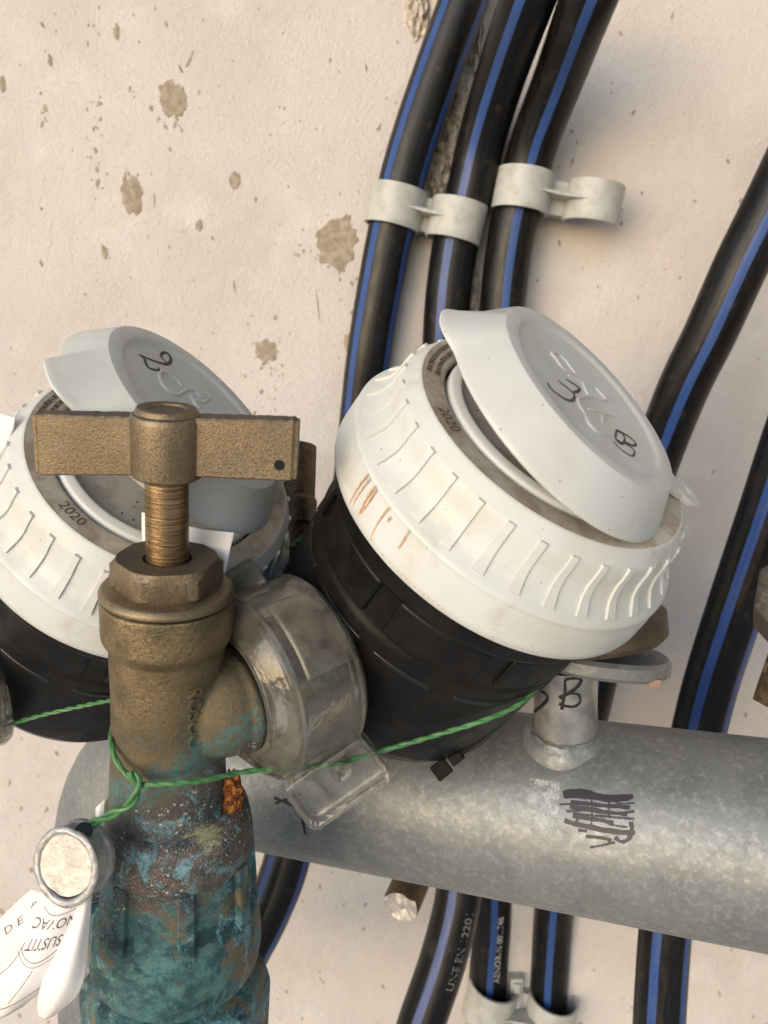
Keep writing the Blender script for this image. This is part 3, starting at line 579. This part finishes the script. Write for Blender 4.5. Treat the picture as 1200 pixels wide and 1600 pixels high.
plane_marks('embossed_emblem', [Z7b([(655, 318), (600, 290), (560, 240), (549, 225), (575, 226), (610, 258), (655, 318)]), Z7b([(620, 318), (690, 352), (735, 370), (775, 415)]), Z7b([(682, 352), (700, 395), (710, 408)]), Z7b([(735, 370), (780, 425), (720, 410), (668, 415), (665, 440), (690, 480)]),
    Z7b([(705, 462), (735, 470), (812, 494)]), Z7b([(693, 480), (705, 520), (745, 560), (795, 577)]), Z7b([(765, 488), (765, 518)])], .5, 'lid', LR, -.9, lidR, tubes=True, rad=.55)
Z6 = lambda pts: [(x/2.3521, 480+y/2.3529) for x, y in pts]
plane_marks('marker_digit', [Z6([(512, 175), (530, 190), (545, 222), (580, 232), (583, 222)]), Z6([(514, 176), (560, 196), (610, 210), (628, 196), (618, 172), (600, 168), (592, 182), (612, 205), (618, 212)])], .95, 'ink', LL, -.94, lidL)
plane_marks('embossed_emblem', [Z6([(668, 290), (640, 260), (605, 240), (586, 245), (590, 275), (620, 310), (655, 322), (690, 302), (735, 318), (768, 333), (745, 350), (725, 345)]), Z6([(696, 322), (715, 355), (730, 372)]), Z6([(716, 312), (740, 330), (772, 336)])], .5, 'lid', LL, -.94, lidL, tubes=True, rad=.58)
Z1 = lambda pts: [(500+x*.25, 460+y*.25) for x, y in pts]
cyl_marks('rusty_scrape', [Z1([(298, 1122), (250, 1190), (205, 1270), (190, 1310)]), Z1([(310, 1150), (262, 1220), (220, 1290), (210, 1330)]), Z1([(345, 1200), (300, 1260), (265, 1330), (238, 1385)])], .55, 'scrape', MR, 47.6, mR, .12)
cyl_marks('rusty_scrape', [Z1([(352, 1215), (310, 1290), (255, 1370)]), Z1([(432, 1330), (400, 1370), (350, 1450), (320, 1520)]), Z1([(335, 1480), (318, 1540)]), Z1([(555, 1470), (520, 1540), (490, 1590)]), Z1([(440, 1390), (420, 1420)])], .42, 'scrape', MR, 47.6, mR, .12)
# strap end under the right meter
SM = frame(P(742, 1160, 228), D(-.3, .2, -.93), D(-.78, -.62, 0)); st = thing('black_strap', SM, 'black plastic strap end hanging under the right meter', 'strap')
mk('strap_band', join(box(-14, 6, -.7, .7, -.5, .5), box(5, 9, -1.6, 1.6, -1.2, 1.2)), 'matt', SM, st, bevel=.3); mk('strap_tip', box(10, 15, -2.4, 2.4, -.8, .8), 'matt', SM, st, bevel=.4)

# ------------------------------------------------------------------ brass shut-off valve
S_ = .78
VM = frame(P(262, 950, 250*S_), D(.083, math.cos(R(19)), -math.sin(R(19))))
VT = thing('brass_valve', VM, 'brass shut-off valve with a bar handle, green corrosion on its lower half', 'valve')
sv = lambda vf: ([(a*S_, b*S_, c*S_) for a, b, c in vf[0]], vf[1])
# body
def vbmod(r, z, a, j):
    x = 1.3 if z < -45 else 0
    return r*(1+.006*noise.noise(V((math.cos(a)*2, math.sin(a)*2, z*.08)))), z
prof = rounded([(12, 4.6), (20.4, 4.6), (20.4, 3.6), (20.2, -8.5), (18.9, -10.6), (18.1, -12), (17.9, -30), (18.0, -44), (18.8, -56), (19.6, -72), (20.4, -84), (12, -86)], 1.2)
BODYV = sv(lathe([(.01, 4.6)]+prof[:-1]+[(19, -86), (.01, -86)], 112, vbmod))
# seam mark and casting line
def hexpts(rad, rot): return [(rad*math.cos(R(rot+60*i)), rad*math.sin(R(rot+60*i))) for i in range(6)]
mk('bonnet_flange', sv(lathe(rounded([(8, 5.0), (19.6, 5.0), (20.5, 5.3), (20.5, 6.6), (19.3, 8.0), (8, 8.4)], .6), 96)), 'brass', VM, VT)
hp = []; n = 96
for i in range(n):
    a = 2*PI*i/n; 
    ang = (math.degrees(a)-(-104.6)) % 60-30; r = 14.9/math.cos(R(ang)); r = min(r, 16.9); hp.append((a, r, ang))
vs_, fs = [], []
for z, k in ((7.6, 0), (9.2, 1), (15.6, 1), (17.4, 0)):
    for a, r, ang in hp:
        rr = r
        zz = z
        if k == 0: rr = min(r, 15.4)-.4
        vs_.append((rr*math.cos(a), rr*math.sin(a), zz))
k3 = len(vs_)
for a, r, ang in hp: vs_.append((7.4*math.cos(a), 7.4*math.sin(a), 17.0))
for a, r, ang in hp: vs_.append((7.2*math.cos(a), 7.2*math.sin(a), 12.0))
for j in range(5):
    for i in range(n): i2 = (i+1) % n; fs.append((j*n+i, j*n+i2, (j+1)*n+i2, (j+1)*n+i))
mk('bonnet_nut', sv((vs_, fs)), 'brass', VM, VT, ang=28)
mk('stem', sv(lathe([(6.4, 8), (6.4, 44)], 48)), 'stem', VM, VT)
# handle: hub with two flat arms
def arm(x0, x1, sgn):
    vs_, fs = [], []; N = 40
    for i in range(N+1):
        u = i/N; x = x0+(x1-x0)*u; e = 1-.06*max(0, (u-.96)/.04)
        sh = .058*x; top = sh+61.4+.25*noise.noise(V((x*.5, 3, sgn))); bot = sh+44.2-.9*u+.15*noise.noise(V((x*.4, 9, sgn))); th = 4.1-.6*u
        if u > .97: th *= .8; top -= .5; bot += .4
        for y, z in ((-th, bot+.5), (-th+.4, bot), (th-.4, bot), (th, bot+.5), (th, top-.6), (th-.5, top), (-th+.5, top+.3*noise.noise(V((x*.9, 1, 2)))), (-th, top-.6)): vs_.append((x, y*e, z))
    for i in range(N):
        for j in range(8): q = (i*8+j, i*8+(j+1) % 8, (i+1)*8+(j+1) % 8, (i+1)*8+j); fs.append(q if sgn > 0 else q[::-1])
    fs += [tuple(range(8)), tuple(N*8+j for j in range(8))[::-1]]
    return vs_, fs
han = mk('handle_hub', sv(lathe(rounded([(6.0, 43.0), (8.6, 42.6), (10.3, 43.6), (10.4, 60.3), (9.9, 61.7), (8.9, 62.0), (8.8, 63.2), (8.2, 63.8), (5.6, 63.8), (5.2, 62.9), (.01, 62.7)], .5, 3), 72)), 'brass', VM, VT)
mk('handle_arm', sv(arm(-6, -37.4, -1)), 'brass', VM, han, ang=22); mk('handle_arm', sv(arm(6, 38.2, 1)), 'brass', VM, han, ang=22)
hh = hit_plane(frame((VM @ V((0, -4.1*S_, 0))), -(VM.to_3x3() @ V((0, 1, 0)))), 445, 711)
mk('handle_hole', ([(1.6*S_*math.cos(i*PI/12), 0, 1.6*S_*math.sin(i*PI/12)) for i in range(24)]+[(1.1*S_*math.cos(i*PI/12), 0.0, 1.1*S_*math.sin(i*PI/12)) for i in range(24)],
    [tuple(range(24))]), 'slot', VM @ Matrix.Translation((33.3*S_, -3.62*S_, 50.2*S_)), han, smooth=False)
# outlet branch and union nut
AX = D(.76, .24, .60).normalized()
BC = P(375, 1092, 209); BRM = frame(BC, AX)
def inval(vf): T_ = VM.inverted() @ BRM; return [tuple(T_ @ V(v)) for v in vf[0]], vf[1]
BRV = inval(lathe([(.01, -4.5)]+rounded([(12.4, -4.5), (13.5, -3), (14.0, -1.2), (13.4, 0), (10.6, .2)], .8)+[(.01, .2)], 80))
Qa = VM @ V((0, 1.5, -24.5)); Ta = BC-AX*1.8; QM = VM.inverted() @ frame(Qa, Ta-Qa); qv, qf = lathe([(.01, 0), (13.6, 0), (13.3, (Ta-Qa).length), (.01, (Ta-Qa).length)], 80)
SB = VM.inverted() @ (BC-AX*3.2+(Qa-Ta).normalized()*1.5); sv_, sf_ = lathe([(.01, -13.7)]+[(13.7*math.cos(R(a)), 13.7*math.sin(R(a))) for a in range(-80, 81, 10)]+[(.01, 13.7)], 64)
BRV = join(BRV, ([tuple(V(v)+SB) for v in sv_], sf_), ([tuple(QM @ V(v)) for v in qv], qf))
bo_ = mk('body', join(BODYV, BRV), 'valve', VM, VT, ang=60)
md = bo_.modifiers.new('cast', 'REMESH'); md.mode = 'VOXEL'; md.voxel_size = .00036; md.use_smooth_shade = True
md = bo_.modifiers.new('fillet', 'SMOOTH'); md.iterations = 9; md.factor = .5
# put the verdigris map of the branch in the valve's own space
mk('union_nut', lathe(rounded([(9.7, 1.5), (15.8, 1.5), (16.4, 3), (16.4, 16), (15, 17), (9.7, 34)], .8), 12), 'brass_dark', BRM, VT, ang=20)
# lower neck and coupling
def cpmod(r, z, a, j):
    return r*(1+.012*noise.noise(V((math.cos(a)*2.2, math.sin(a)*2.2, z*.06)))+.004*noise.noise(V((math.cos(a)*9, math.sin(a)*9, z*.4)))), z+.5*noise.noise(V((math.cos(a)*1.5, math.sin(a)*1.5, 8)))
CPM = VM @ Matrix.Translation((2.6*S_, 0, 0))
prof = rounded([(17.5, -73), (20.2, -73.2), (23.0, -73.6), (24.8, -76), (25.9, -81), (26.8, -88.5), (25.0, -91), (26.4, -112), (28.8, -114.5), (30.0, -124), (30.6, -134), (30.2, -139.2), (24, -140), (21.5, -139), (21, -180)], 1.4)
mk('coupling', sv(lathe(prof, 128, cpmod)), 'valve', CPM, VT)
for az, hwd in ((-118, 5.6), (-70, 6), (-22, 6), (-166, 6), (26, 6), (74, 6), (122, 6)):
    vs_, fs = [], []
    for i in range(9):
        for z, r0, r1 in ((-89.6, 23.5, 27.1), (-114.5, 24.5, 29.3)):
            a = R(az-hwd+2*hwd*i/8)
            for rr in (r0, r1): vs_.append((rr*math.cos(a), rr*math.sin(a), z))
    for i in range(8):
        k = i*4
        fs += [(k+1, k+5, k+7, k+3), (k, k+4, k+5, k+1), (k+2, k+3, k+7, k+6)]
    fs += [(0, 1, 3, 2), (32, 34, 35, 33)]
    mk('grip_lug', sv((vs_, fs)), 'valve', CPM, VT, bevel=.5)
# union ring below, seen at the very bottom
mk('lower_nut', sv(lathe(rounded([(22, -146), (27, -147), (33, -150), (35, -158), (35, -185)], 1.5), 8)), 'valve', CPM @ Matrix.Rotation(R(10), 4, 'Z'), VT, ang=20)
# rust and lime crust
def crust(Mx, c, rx, ry, rz_, seed, mat, name):
    bm = bmesh.new(); bmesh.ops.create_icosphere(bm, subdivisions=5, radius=1)
    for v in bm.verts:
        k = 1+.38*noise.noise(v.co*2.0+V((seed, 0, 0)))+.2*noise.noise(v.co*6+V((seed, 0, 0)))+.10*noise.noise(v.co*14); v.co = V((v.co.x*rx*k, v.co.y*ry*k, v.co.z*rz_*k))+V(c)
    vs_ = [tuple(v.co) for v in bm.verts]; fs = [tuple(q.index for q in f.verts) for f in bm.faces]; bm.free()
    return mk(name, (vs_, fs), mat, Mx, VT, ang=70)
def vloc(px, py, r): return hit_cyl(VM, px, py, r)
q = vloc(358, 1246, 17.2*S_+2.8); print('rust at', [round(c/S_, 1) for c in q])
crust(VM, (q.x, q.y, q.z), 3.5, 2.3, 7.4, 3, 'rust', 'rust_crust')
q2 = vloc(352, 1284, 17.6*S_+.6); crust(VM, (q2.x, q2.y, q2.z), 3.6, 1.4, 2.4, 8, 'rust', 'rust_crust')
# raised casting letters down the body
v, f = text_mesh('ROSOC', 6.2*S_, .35); out = []
az0 = math.degrees(math.atan2(*(lambda q: (q.y, q.x))(vloc(303, 1112, 18*S_))))
for x, y, z in v:
    a = R(az0)+y/(18*S_); rr = 18*S_+.22+z; out.append((rr*math.cos(a), rr*math.sin(a), (-x*1.0)-29.5*S_))
mk('cast_lettering', (out, f), 'valve', VM, VT, smooth=False)

# ------------------------------------------------------------------ clear plastic anti-tamper clamps
def clamp(Mx, label, px=True):
    t = thing('seal_clamp', Mx, label, 'seal clamp', 'clear plastic seal clamps')
    pr = rounded([(18.6, 0), (22.4, -1.2), (29.0, 3.5), (30.2, 7), (30.6, 27), (29.2, 29.5), (21, 31), (20.4, 29.6), (28.2, 27.4), (28.8, 24), (28.4, 7.6), (27.0, 5.2), (19.0, 2.2), (18.6, 0)], .7, 3)
    pr = [(r*.824, z*.824) for r, z in pr]
    mk('shell', lathe(pr, 128), 'clear', Mx, t)
    return t
CM = frame(P(368, 1085, 205.5), AX, D(0, -1, 0)); ct = clamp(CM, 'clear plastic seal clamp beside the brass valve, threaded by the green wire')
def ch(px, py, r=25.2): q = hit_cyl(CM, px, py, r); return math.degrees(math.atan2(q.y, q.x)), q.z

wv = cyl_patch(24.6, 26.2, -152, -101, 7.2, 22.0, 16); mk('window_plate', wv, 'clearw', CM, ct, bevel=.9)
def plate_frame(cx, cy, Z, dx, wd, ht, dp, nrm):
    c = P(cx, cy, Z); return frame(c, nrm, dx)
def rrect(w_, h_, r, n=6):
    o = []
    for sx, sy, a in ((1, 1, 0), (-1, 1, 90), (-1, -1, 180), (1, -1, 270)):
        for i in range(n+1): t = R(a+90*i/n); o.append((sx*(w_/2-r)+r*math.cos(t), sy*(h_/2-r)+r*math.sin(t)))
    return o
def rplate(w_, h_, r, z0, z1, hole=0):
    o = rrect(w_, h_, r); n = len(o); vs_ = [(x, y, z) for z in (z0, z1) for x, y in o]; fs = [(i, (i+1) % n, n+(i+1) % n, n+i) for i in range(n)]
    if hole:
        q = rrect(w_-2*hole, h_-2*hole, max(r-hole, .3)); vs_ += [(x, y, z) for z in (z0, z1) for x, y in q]
        for i in range(n): j = (i+1) % n; fs += [(2*n+i, 3*n+i, 3*n+j, 2*n+j), (n+i, n+j, 3*n+j, 3*n+i), (i, 2*n+i, 2*n+j, j)]
    else: fs += [tuple(range(n))[::-1], tuple(range(n, 2*n))]
    return vs_, fs
def seal_tab(Mx, parent, w_=22, h_=12.5, post=True):
    mk('tab_frame', rplate(w_, h_, 2.4, -4.2, 1.2, 1.5), 'cleart', Mx, parent, bevel=.3)
    mk('tab_plate', rplate(w_-2.6, h_-2.6, 1.4, -3.6, -2.7), 'cleart', Mx, parent)
    if post:
        mk('tab_post', lathe([(1.1, -2.6), (3.3, -2.6), (2.9, .6), (2.2, 1.8), (1.1, 1.9), (1.0, -2.6)], 32), 'cleart', Mx @ Matrix.Translation((2.6, 2.6, 0)), parent)
        mk('tab_rib', box(-4.8, -4.0, -4.8, 4.6, -2.7, .9), 'cleart', Mx, parent, bevel=.2)
TM = frame(P(528, 1224, 206), D(.12, -.15, -.98), D(.83, .56, 0)); seal_tab(TM, ct, 25, 14.5)
TM2 = frame(P(385, 905, 214), D(-.1, .3, -.95), D(.82, .55, .1)); mk('upper_tab', rplate(8.5, 9.5, 1.6, -3, 1.0), 'clearw', TM2, ct, bevel=.4)
mk('hinge_lip', cyl_patch(17.5, 25.6, 62, 118, -1.6, 2.4, 14), 'clear', CM, ct, bevel=.8)
# the same clamp on the next valve, only its edge is in the picture
CM2 = frame(P(-158, 1085, 236), AX, D(0, -1, 0)); ct2 = clamp(CM2, 'clear plastic seal clamp cut off by the left edge of the photo')
seal_tab(frame(P(-52, 1158, 236), D(.12, -.15, -.98), D(.83, .56, 0)), ct2)

# ------------------------------------------------------------------ green wires
def wire(pts, label, r=.52, off=.27, turns=.13, n=14, taper=False):
    path = spline(pts, n); o = path[0]; Mx = ident(o); T, N = frames(path, V((0, -1, 0))); t = thing('seal_wire', Mx, label, 'wire', 'green twisted seal wires')
    fine = []; L = 0
    for ph in (0, PI):
        q = []; L = 0
        for i, p in enumerate(path):
            if i: L += (p-path[i-1]).length
            a = L*2*PI*turns+ph; B = T[i].cross(N[i]); q.append(p-o+(N[i]*math.cos(a)+B*math.sin(a))*off)
        mk('strand', tube(q, r, 10), 'green', Mx, t)
    return t
wire([P(-60, 1150, 240), P(0, 1136, 240), P(60, 1119, 236.5), P(120, 1105, 234), P(170, 1095, 230), P(240, 1085, 226)], 'green wire running left from behind the brass valve across the black meter body', .42, .3)
wire([P(230, 1100, 226), P(186, 1120, 215), P(174, 1148, 200), P(177, 1175, 194.5), P(188, 1198, 192), P(203, 1214, 190.5), P(213, 1225, 190.5), P(232, 1226, 189.5), P(270, 1224, 189), P(320, 1219, 192), P(375, 1207, 198.5), P(430, 1202, 203), P(490, 1197, 205), P(531, 1193, 205.5), P(552, 1186, 208), P(590, 1175, 210),
      P(660, 1155, 210.5), P(740, 1131, 209.5), P(790, 1112, 210.5), P(825, 1090, 213), P(850, 1060, 222)], 'green wire looped round the valve and threaded through the clear tab', .56, .20, .11)
wire([P(204, 1205, 189.5), P(215, 1222, 189), P(213, 1240, 188.5), P(203, 1256, 188), P(180, 1270, 188.5), P(158, 1280, 189), P(140, 1290, 190), P(131, 1302, 192)], 'short twisted green wire tail running into the lead seal', .62, .60, .09)
wire([P(405, 893, 262), P(425, 878, 258), P(448, 858, 256), P(472, 840, 262)], 'bit of dark green wire between the two meters', .5, .4)

# ------------------------------------------------------------------ lead seal and paper tags
LSM = frame(P(103, 1352, 186), D(-.28, .04, -.96), D(0, 1, 0)); ls = thing('lead_seal', LSM, 'round crimped lead seal hanging from the green wire', 'seal')
def lsm(r, z, a, j): return r*(1+.03*noise.noise(V((math.cos(a)*1.5, math.sin(a)*1.5, 2))) + (.10*max(0, -math.cos(a))**3)), z+.12*noise.noise(V((math.cos(a)*r*.6, math.sin(a)*r*.6, 3)))
mk('seal_rim', lathe(rounded([(5, -7.4), (8.4, -7.2), (8.6, -5.6), (8.1, -4.8), (8.1, -1.2), (8.7, -.8), (8.9, .2), (8.0, .8), (7.2, .5), (6.9, -.1)], .35), 96, lsm), 'lead', LSM, ls)
mk('seal_face', lathe([(.01, -.2), (2, -.1), (4, .05), (6, .0), (7.1, .05)], 64, lambda r, z, a, j: (r*(1+.03*noise.noise(V((math.cos(a)*1.5, math.sin(a)*1.5, 2)))), z+.25*noise.noise(V((math.cos(a)*r*.5, math.sin(a)*r*.5, 1))))), 'leadf', LSM, ls)
mk('wire_hole', lathe([(.01, 0), (2.0, 0)], 24), 'slot', frame(P(131, 1298, 186.0), D(.35, .55, -.75)), ls)
def sheet(name, rows, label, text=(), lines=(), cat='paper tag', group=None):
    o = P(*rows[0][0]); Mx = ident(o); S, vf = loft([[P(*p)-o for p in r] for r in rows]); t = thing(name, Mx, label, cat, group)
    sh = mk('sheet', vf, 'paper', Mx, t); so_ = sh.modifiers.new('thickness', 'SOLIDIFY'); so_.thickness = .00018; so_.offset = -1
    def on(u, v):
        u = min(max(u, .005), .995); v = min(max(v, .005), .995); p = S(u, v); a = S(min(u+.01, 1), v)-S(max(u-.01, 0), v); b = S(u, min(v+.01, 1))-S(u, max(v-.01, 0)); n_ = a.cross(b).normalized()
        vw = (CAM-(p+o)); n_ = n_ if n_.dot(vw) > 0 else -n_; return p+n_*.22, n_
    for s_, u0, v0, du, dv, rot in text:
        v, f = text_mesh(s_, 1.0); out = []
        for x, y, z in v:
            c, sn = math.cos(R(rot)), math.sin(R(rot)); x2, y2 = x*c-y*sn, x*sn+y*c; out.append(on(u0+x2*du, v0-y2*dv)[0])
        mk('print', (out, f), 'print', Mx, t, smooth=False)
    for ln, wd in lines:
        q = [on(*p) for p in [tuple(x)[:2] for x in spline([(a, b, 0) for a, b in ln], 6)]]; mk('print_line', ribbon([a for a, b in q], [b for a, b in q], wd, 0), 'print', Mx, t, smooth=False)
    return t
sheet('paper_tag', [[(50, 1388, 191), (80, 1396, 190), (112, 1400, 190)], [(5, 1430, 192), (40, 1450, 189), (90, 1450, 190)], [(-30, 1470, 193), (10, 1490, 190), (55, 1490, 191)], [(-60, 1520, 193), (-20, 1530, 191), (20, 1530, 191)]],
      'white printed paper tag at far left behind the lead seal', text=(('D E', .30, .36, .17, .15, 62), ('P', .34, .13, .14, .1, 40), ('o', .62, .30, .12, .09, 40)), lines=(([(.18, .5), (.28, .62), (.40, .8), (.42, .97)], .22),))
sheet('paper_tag', [[(72, 1398, 189), (100, 1404, 187), (132, 1400, 188)], [(55, 1430, 189), (85, 1440, 186), (122, 1432, 188)], [(33, 1470, 189), (66, 1476, 186.5), (104, 1472, 188.5)], [(8, 1510, 190), (42, 1525, 187.5), (88, 1515, 189.5)], [(-28, 1555, 191), (15, 1565, 188.5), (66, 1545, 190.5)], [(-60, 1590, 192), (-5, 1592, 189.5), (35, 1572, 191.5)]],
      'white paper tag with upside-down printing hanging under the lead seal', text=(('NOVAC', .52, .22, .26, .13, 186), ('SUSTIT', .52, .385, .225, .13, 187), ('......', .5, .06, .2, .08, 180)),
      lines=(([(.08, .44), (.3, .50), (.6, .51), (.95, .42)], .2), ([(.05, .47), (.3, .53), (.6, .54), (.97, .46)], .16), ([(.1, .1), (.4, .15), (.9, .11)], .16), ([(.05, .93), (.3, .90), (.6, .84), (.97, .74)], .2), ([(.55, .56), (.52, .7), (.5, .82)], .12), ([(.0, .72), (.02, .66), (.1, .55), (.12, .4)], .18)))
sheet('paper_tag', [[(128, 1400, 187.5), (136, 1399, 187), (143, 1396, 188)], [(106, 1445, 188), (124, 1448, 186), (140, 1440, 188)], [(84, 1490, 188.5), (112, 1494, 185.5), (136, 1490, 188.5)], [(66, 1535, 189), (98, 1540, 186), (132, 1528, 189)], [(59, 1570, 189.5), (84, 1572, 187.5), (118, 1558, 189.5)], [(62, 1588, 190), (70, 1592, 189.5), (84, 1586, 190)]],
      'blank folded white paper tag between the printed tag and the valve')
sheet('paper_tag', [[(150, 1262, 192), (156, 1256, 192), (163, 1250, 192.5)], [(150, 1280, 192), (156, 1282, 192), (162, 1284, 192.5)], [(150, 1300, 192.5), (154, 1302, 192.5), (160, 1304, 193)]], 'sliver of white paper behind the twisted green wire')
sheet('paper_slip', [[(-50, 625, 214), (-10, 642, 213), (25, 653, 212)], [(-55, 660, 214), (-15, 668, 213), (19, 676, 212)], [(-60, 700, 214), (-20, 702, 213), (2, 706, 212)]], 'blank white paper corner at the left edge above the meter', cat='paper')
sheet('paper_slip', [[(222, 800, 206), (262, 812, 203), (312, 826, 200), (366, 832, 199)], [(222, 830, 206), (262, 840, 203), (312, 842, 200), (362, 850, 199)], [(224, 868, 206), (262, 880, 203), (316, 880, 201), (352, 894, 199)]], 'white paper slip tucked behind the threaded stem of the valve', cat='paper')

# ------------------------------------------------------------------ neighbours cut by the frame
OM = frame(P(447, 905, 268), D(.03, .98, .16)); bo = thing('brass_outlet', OM, 'dark brass outlet tube standing behind the handle between the two meters', 'pipe fitting')
mk('tube', lathe(rounded([(8.6, -30), (8.6, 18), (9.2, 19), (9.2, 27), (8.4, 28), (8.2, 46), (.01, 46)], .5), 64), 'brass_dark', OM, bo)
NM = frame(P(1272, 940, 205), D(-.35, .55, -.75)); nb = thing('neighbour_valve', NM, 'dark brass hexagonal valve end cut off by the right edge', 'valve')
mk('hex_cap', lathe(rounded([(.01, 5), (12.5, 5), (14.6, 3), (14.6, -9), (11, -12), (10, -30), (.01, -30)], .8), 8), 'greym', NM, nb, ang=20)
mk('lower_nut', lathe(rounded([(.01, 4), (7, 4), (8, 2), (8, -10), (.01, -10)], .6), 6), 'brass_dark', frame(P(1240, 1048, 208), D(.2, .9, -.2)), nb, ang=20)

# print on the pipes
pipe_print(pB, 'UNE EN 12201', 6.4, 117, -40, 'gprint', flip=True)
pipe_print(pC, 'AENOR-N 001/746', 5.6, 106, -24, 'wprint', flip=True)
pipe_print(pE, '·ılı·ıllıı·ılıı·', 3.4, 84, -84, 'wprint', flip=True)


def dark_tops(o, zmin=.75, zlo=-1e9):  # gives faces that point upwards the darker brass
    me = o.data; me.materials.append(M['dark_tops']); k = len(me.materials)-1
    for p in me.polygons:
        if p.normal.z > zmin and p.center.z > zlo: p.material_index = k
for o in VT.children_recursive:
    if o.name.startswith(('handle_arm', 'bonnet_nut')): dark_tops(o)
    if o.name.startswith('handle_hub'): dark_tops(o, .8)

# lip beads that catch the light on the clear clamp
for rr, zz in ((18.9, .2), (29.9, 5.6), (30.5, 26.8)):
    tp = [V((rr*.824*math.cos(R(a)), rr*.824*math.sin(R(a)), zz*.824)) for a in range(0, 361, 5)]
    vf = tube(tp, .55, 8, up=V((0, 0, 1))); mk('edge_bead', (vf[0], vf[1]), 'cleart', CM, ct)
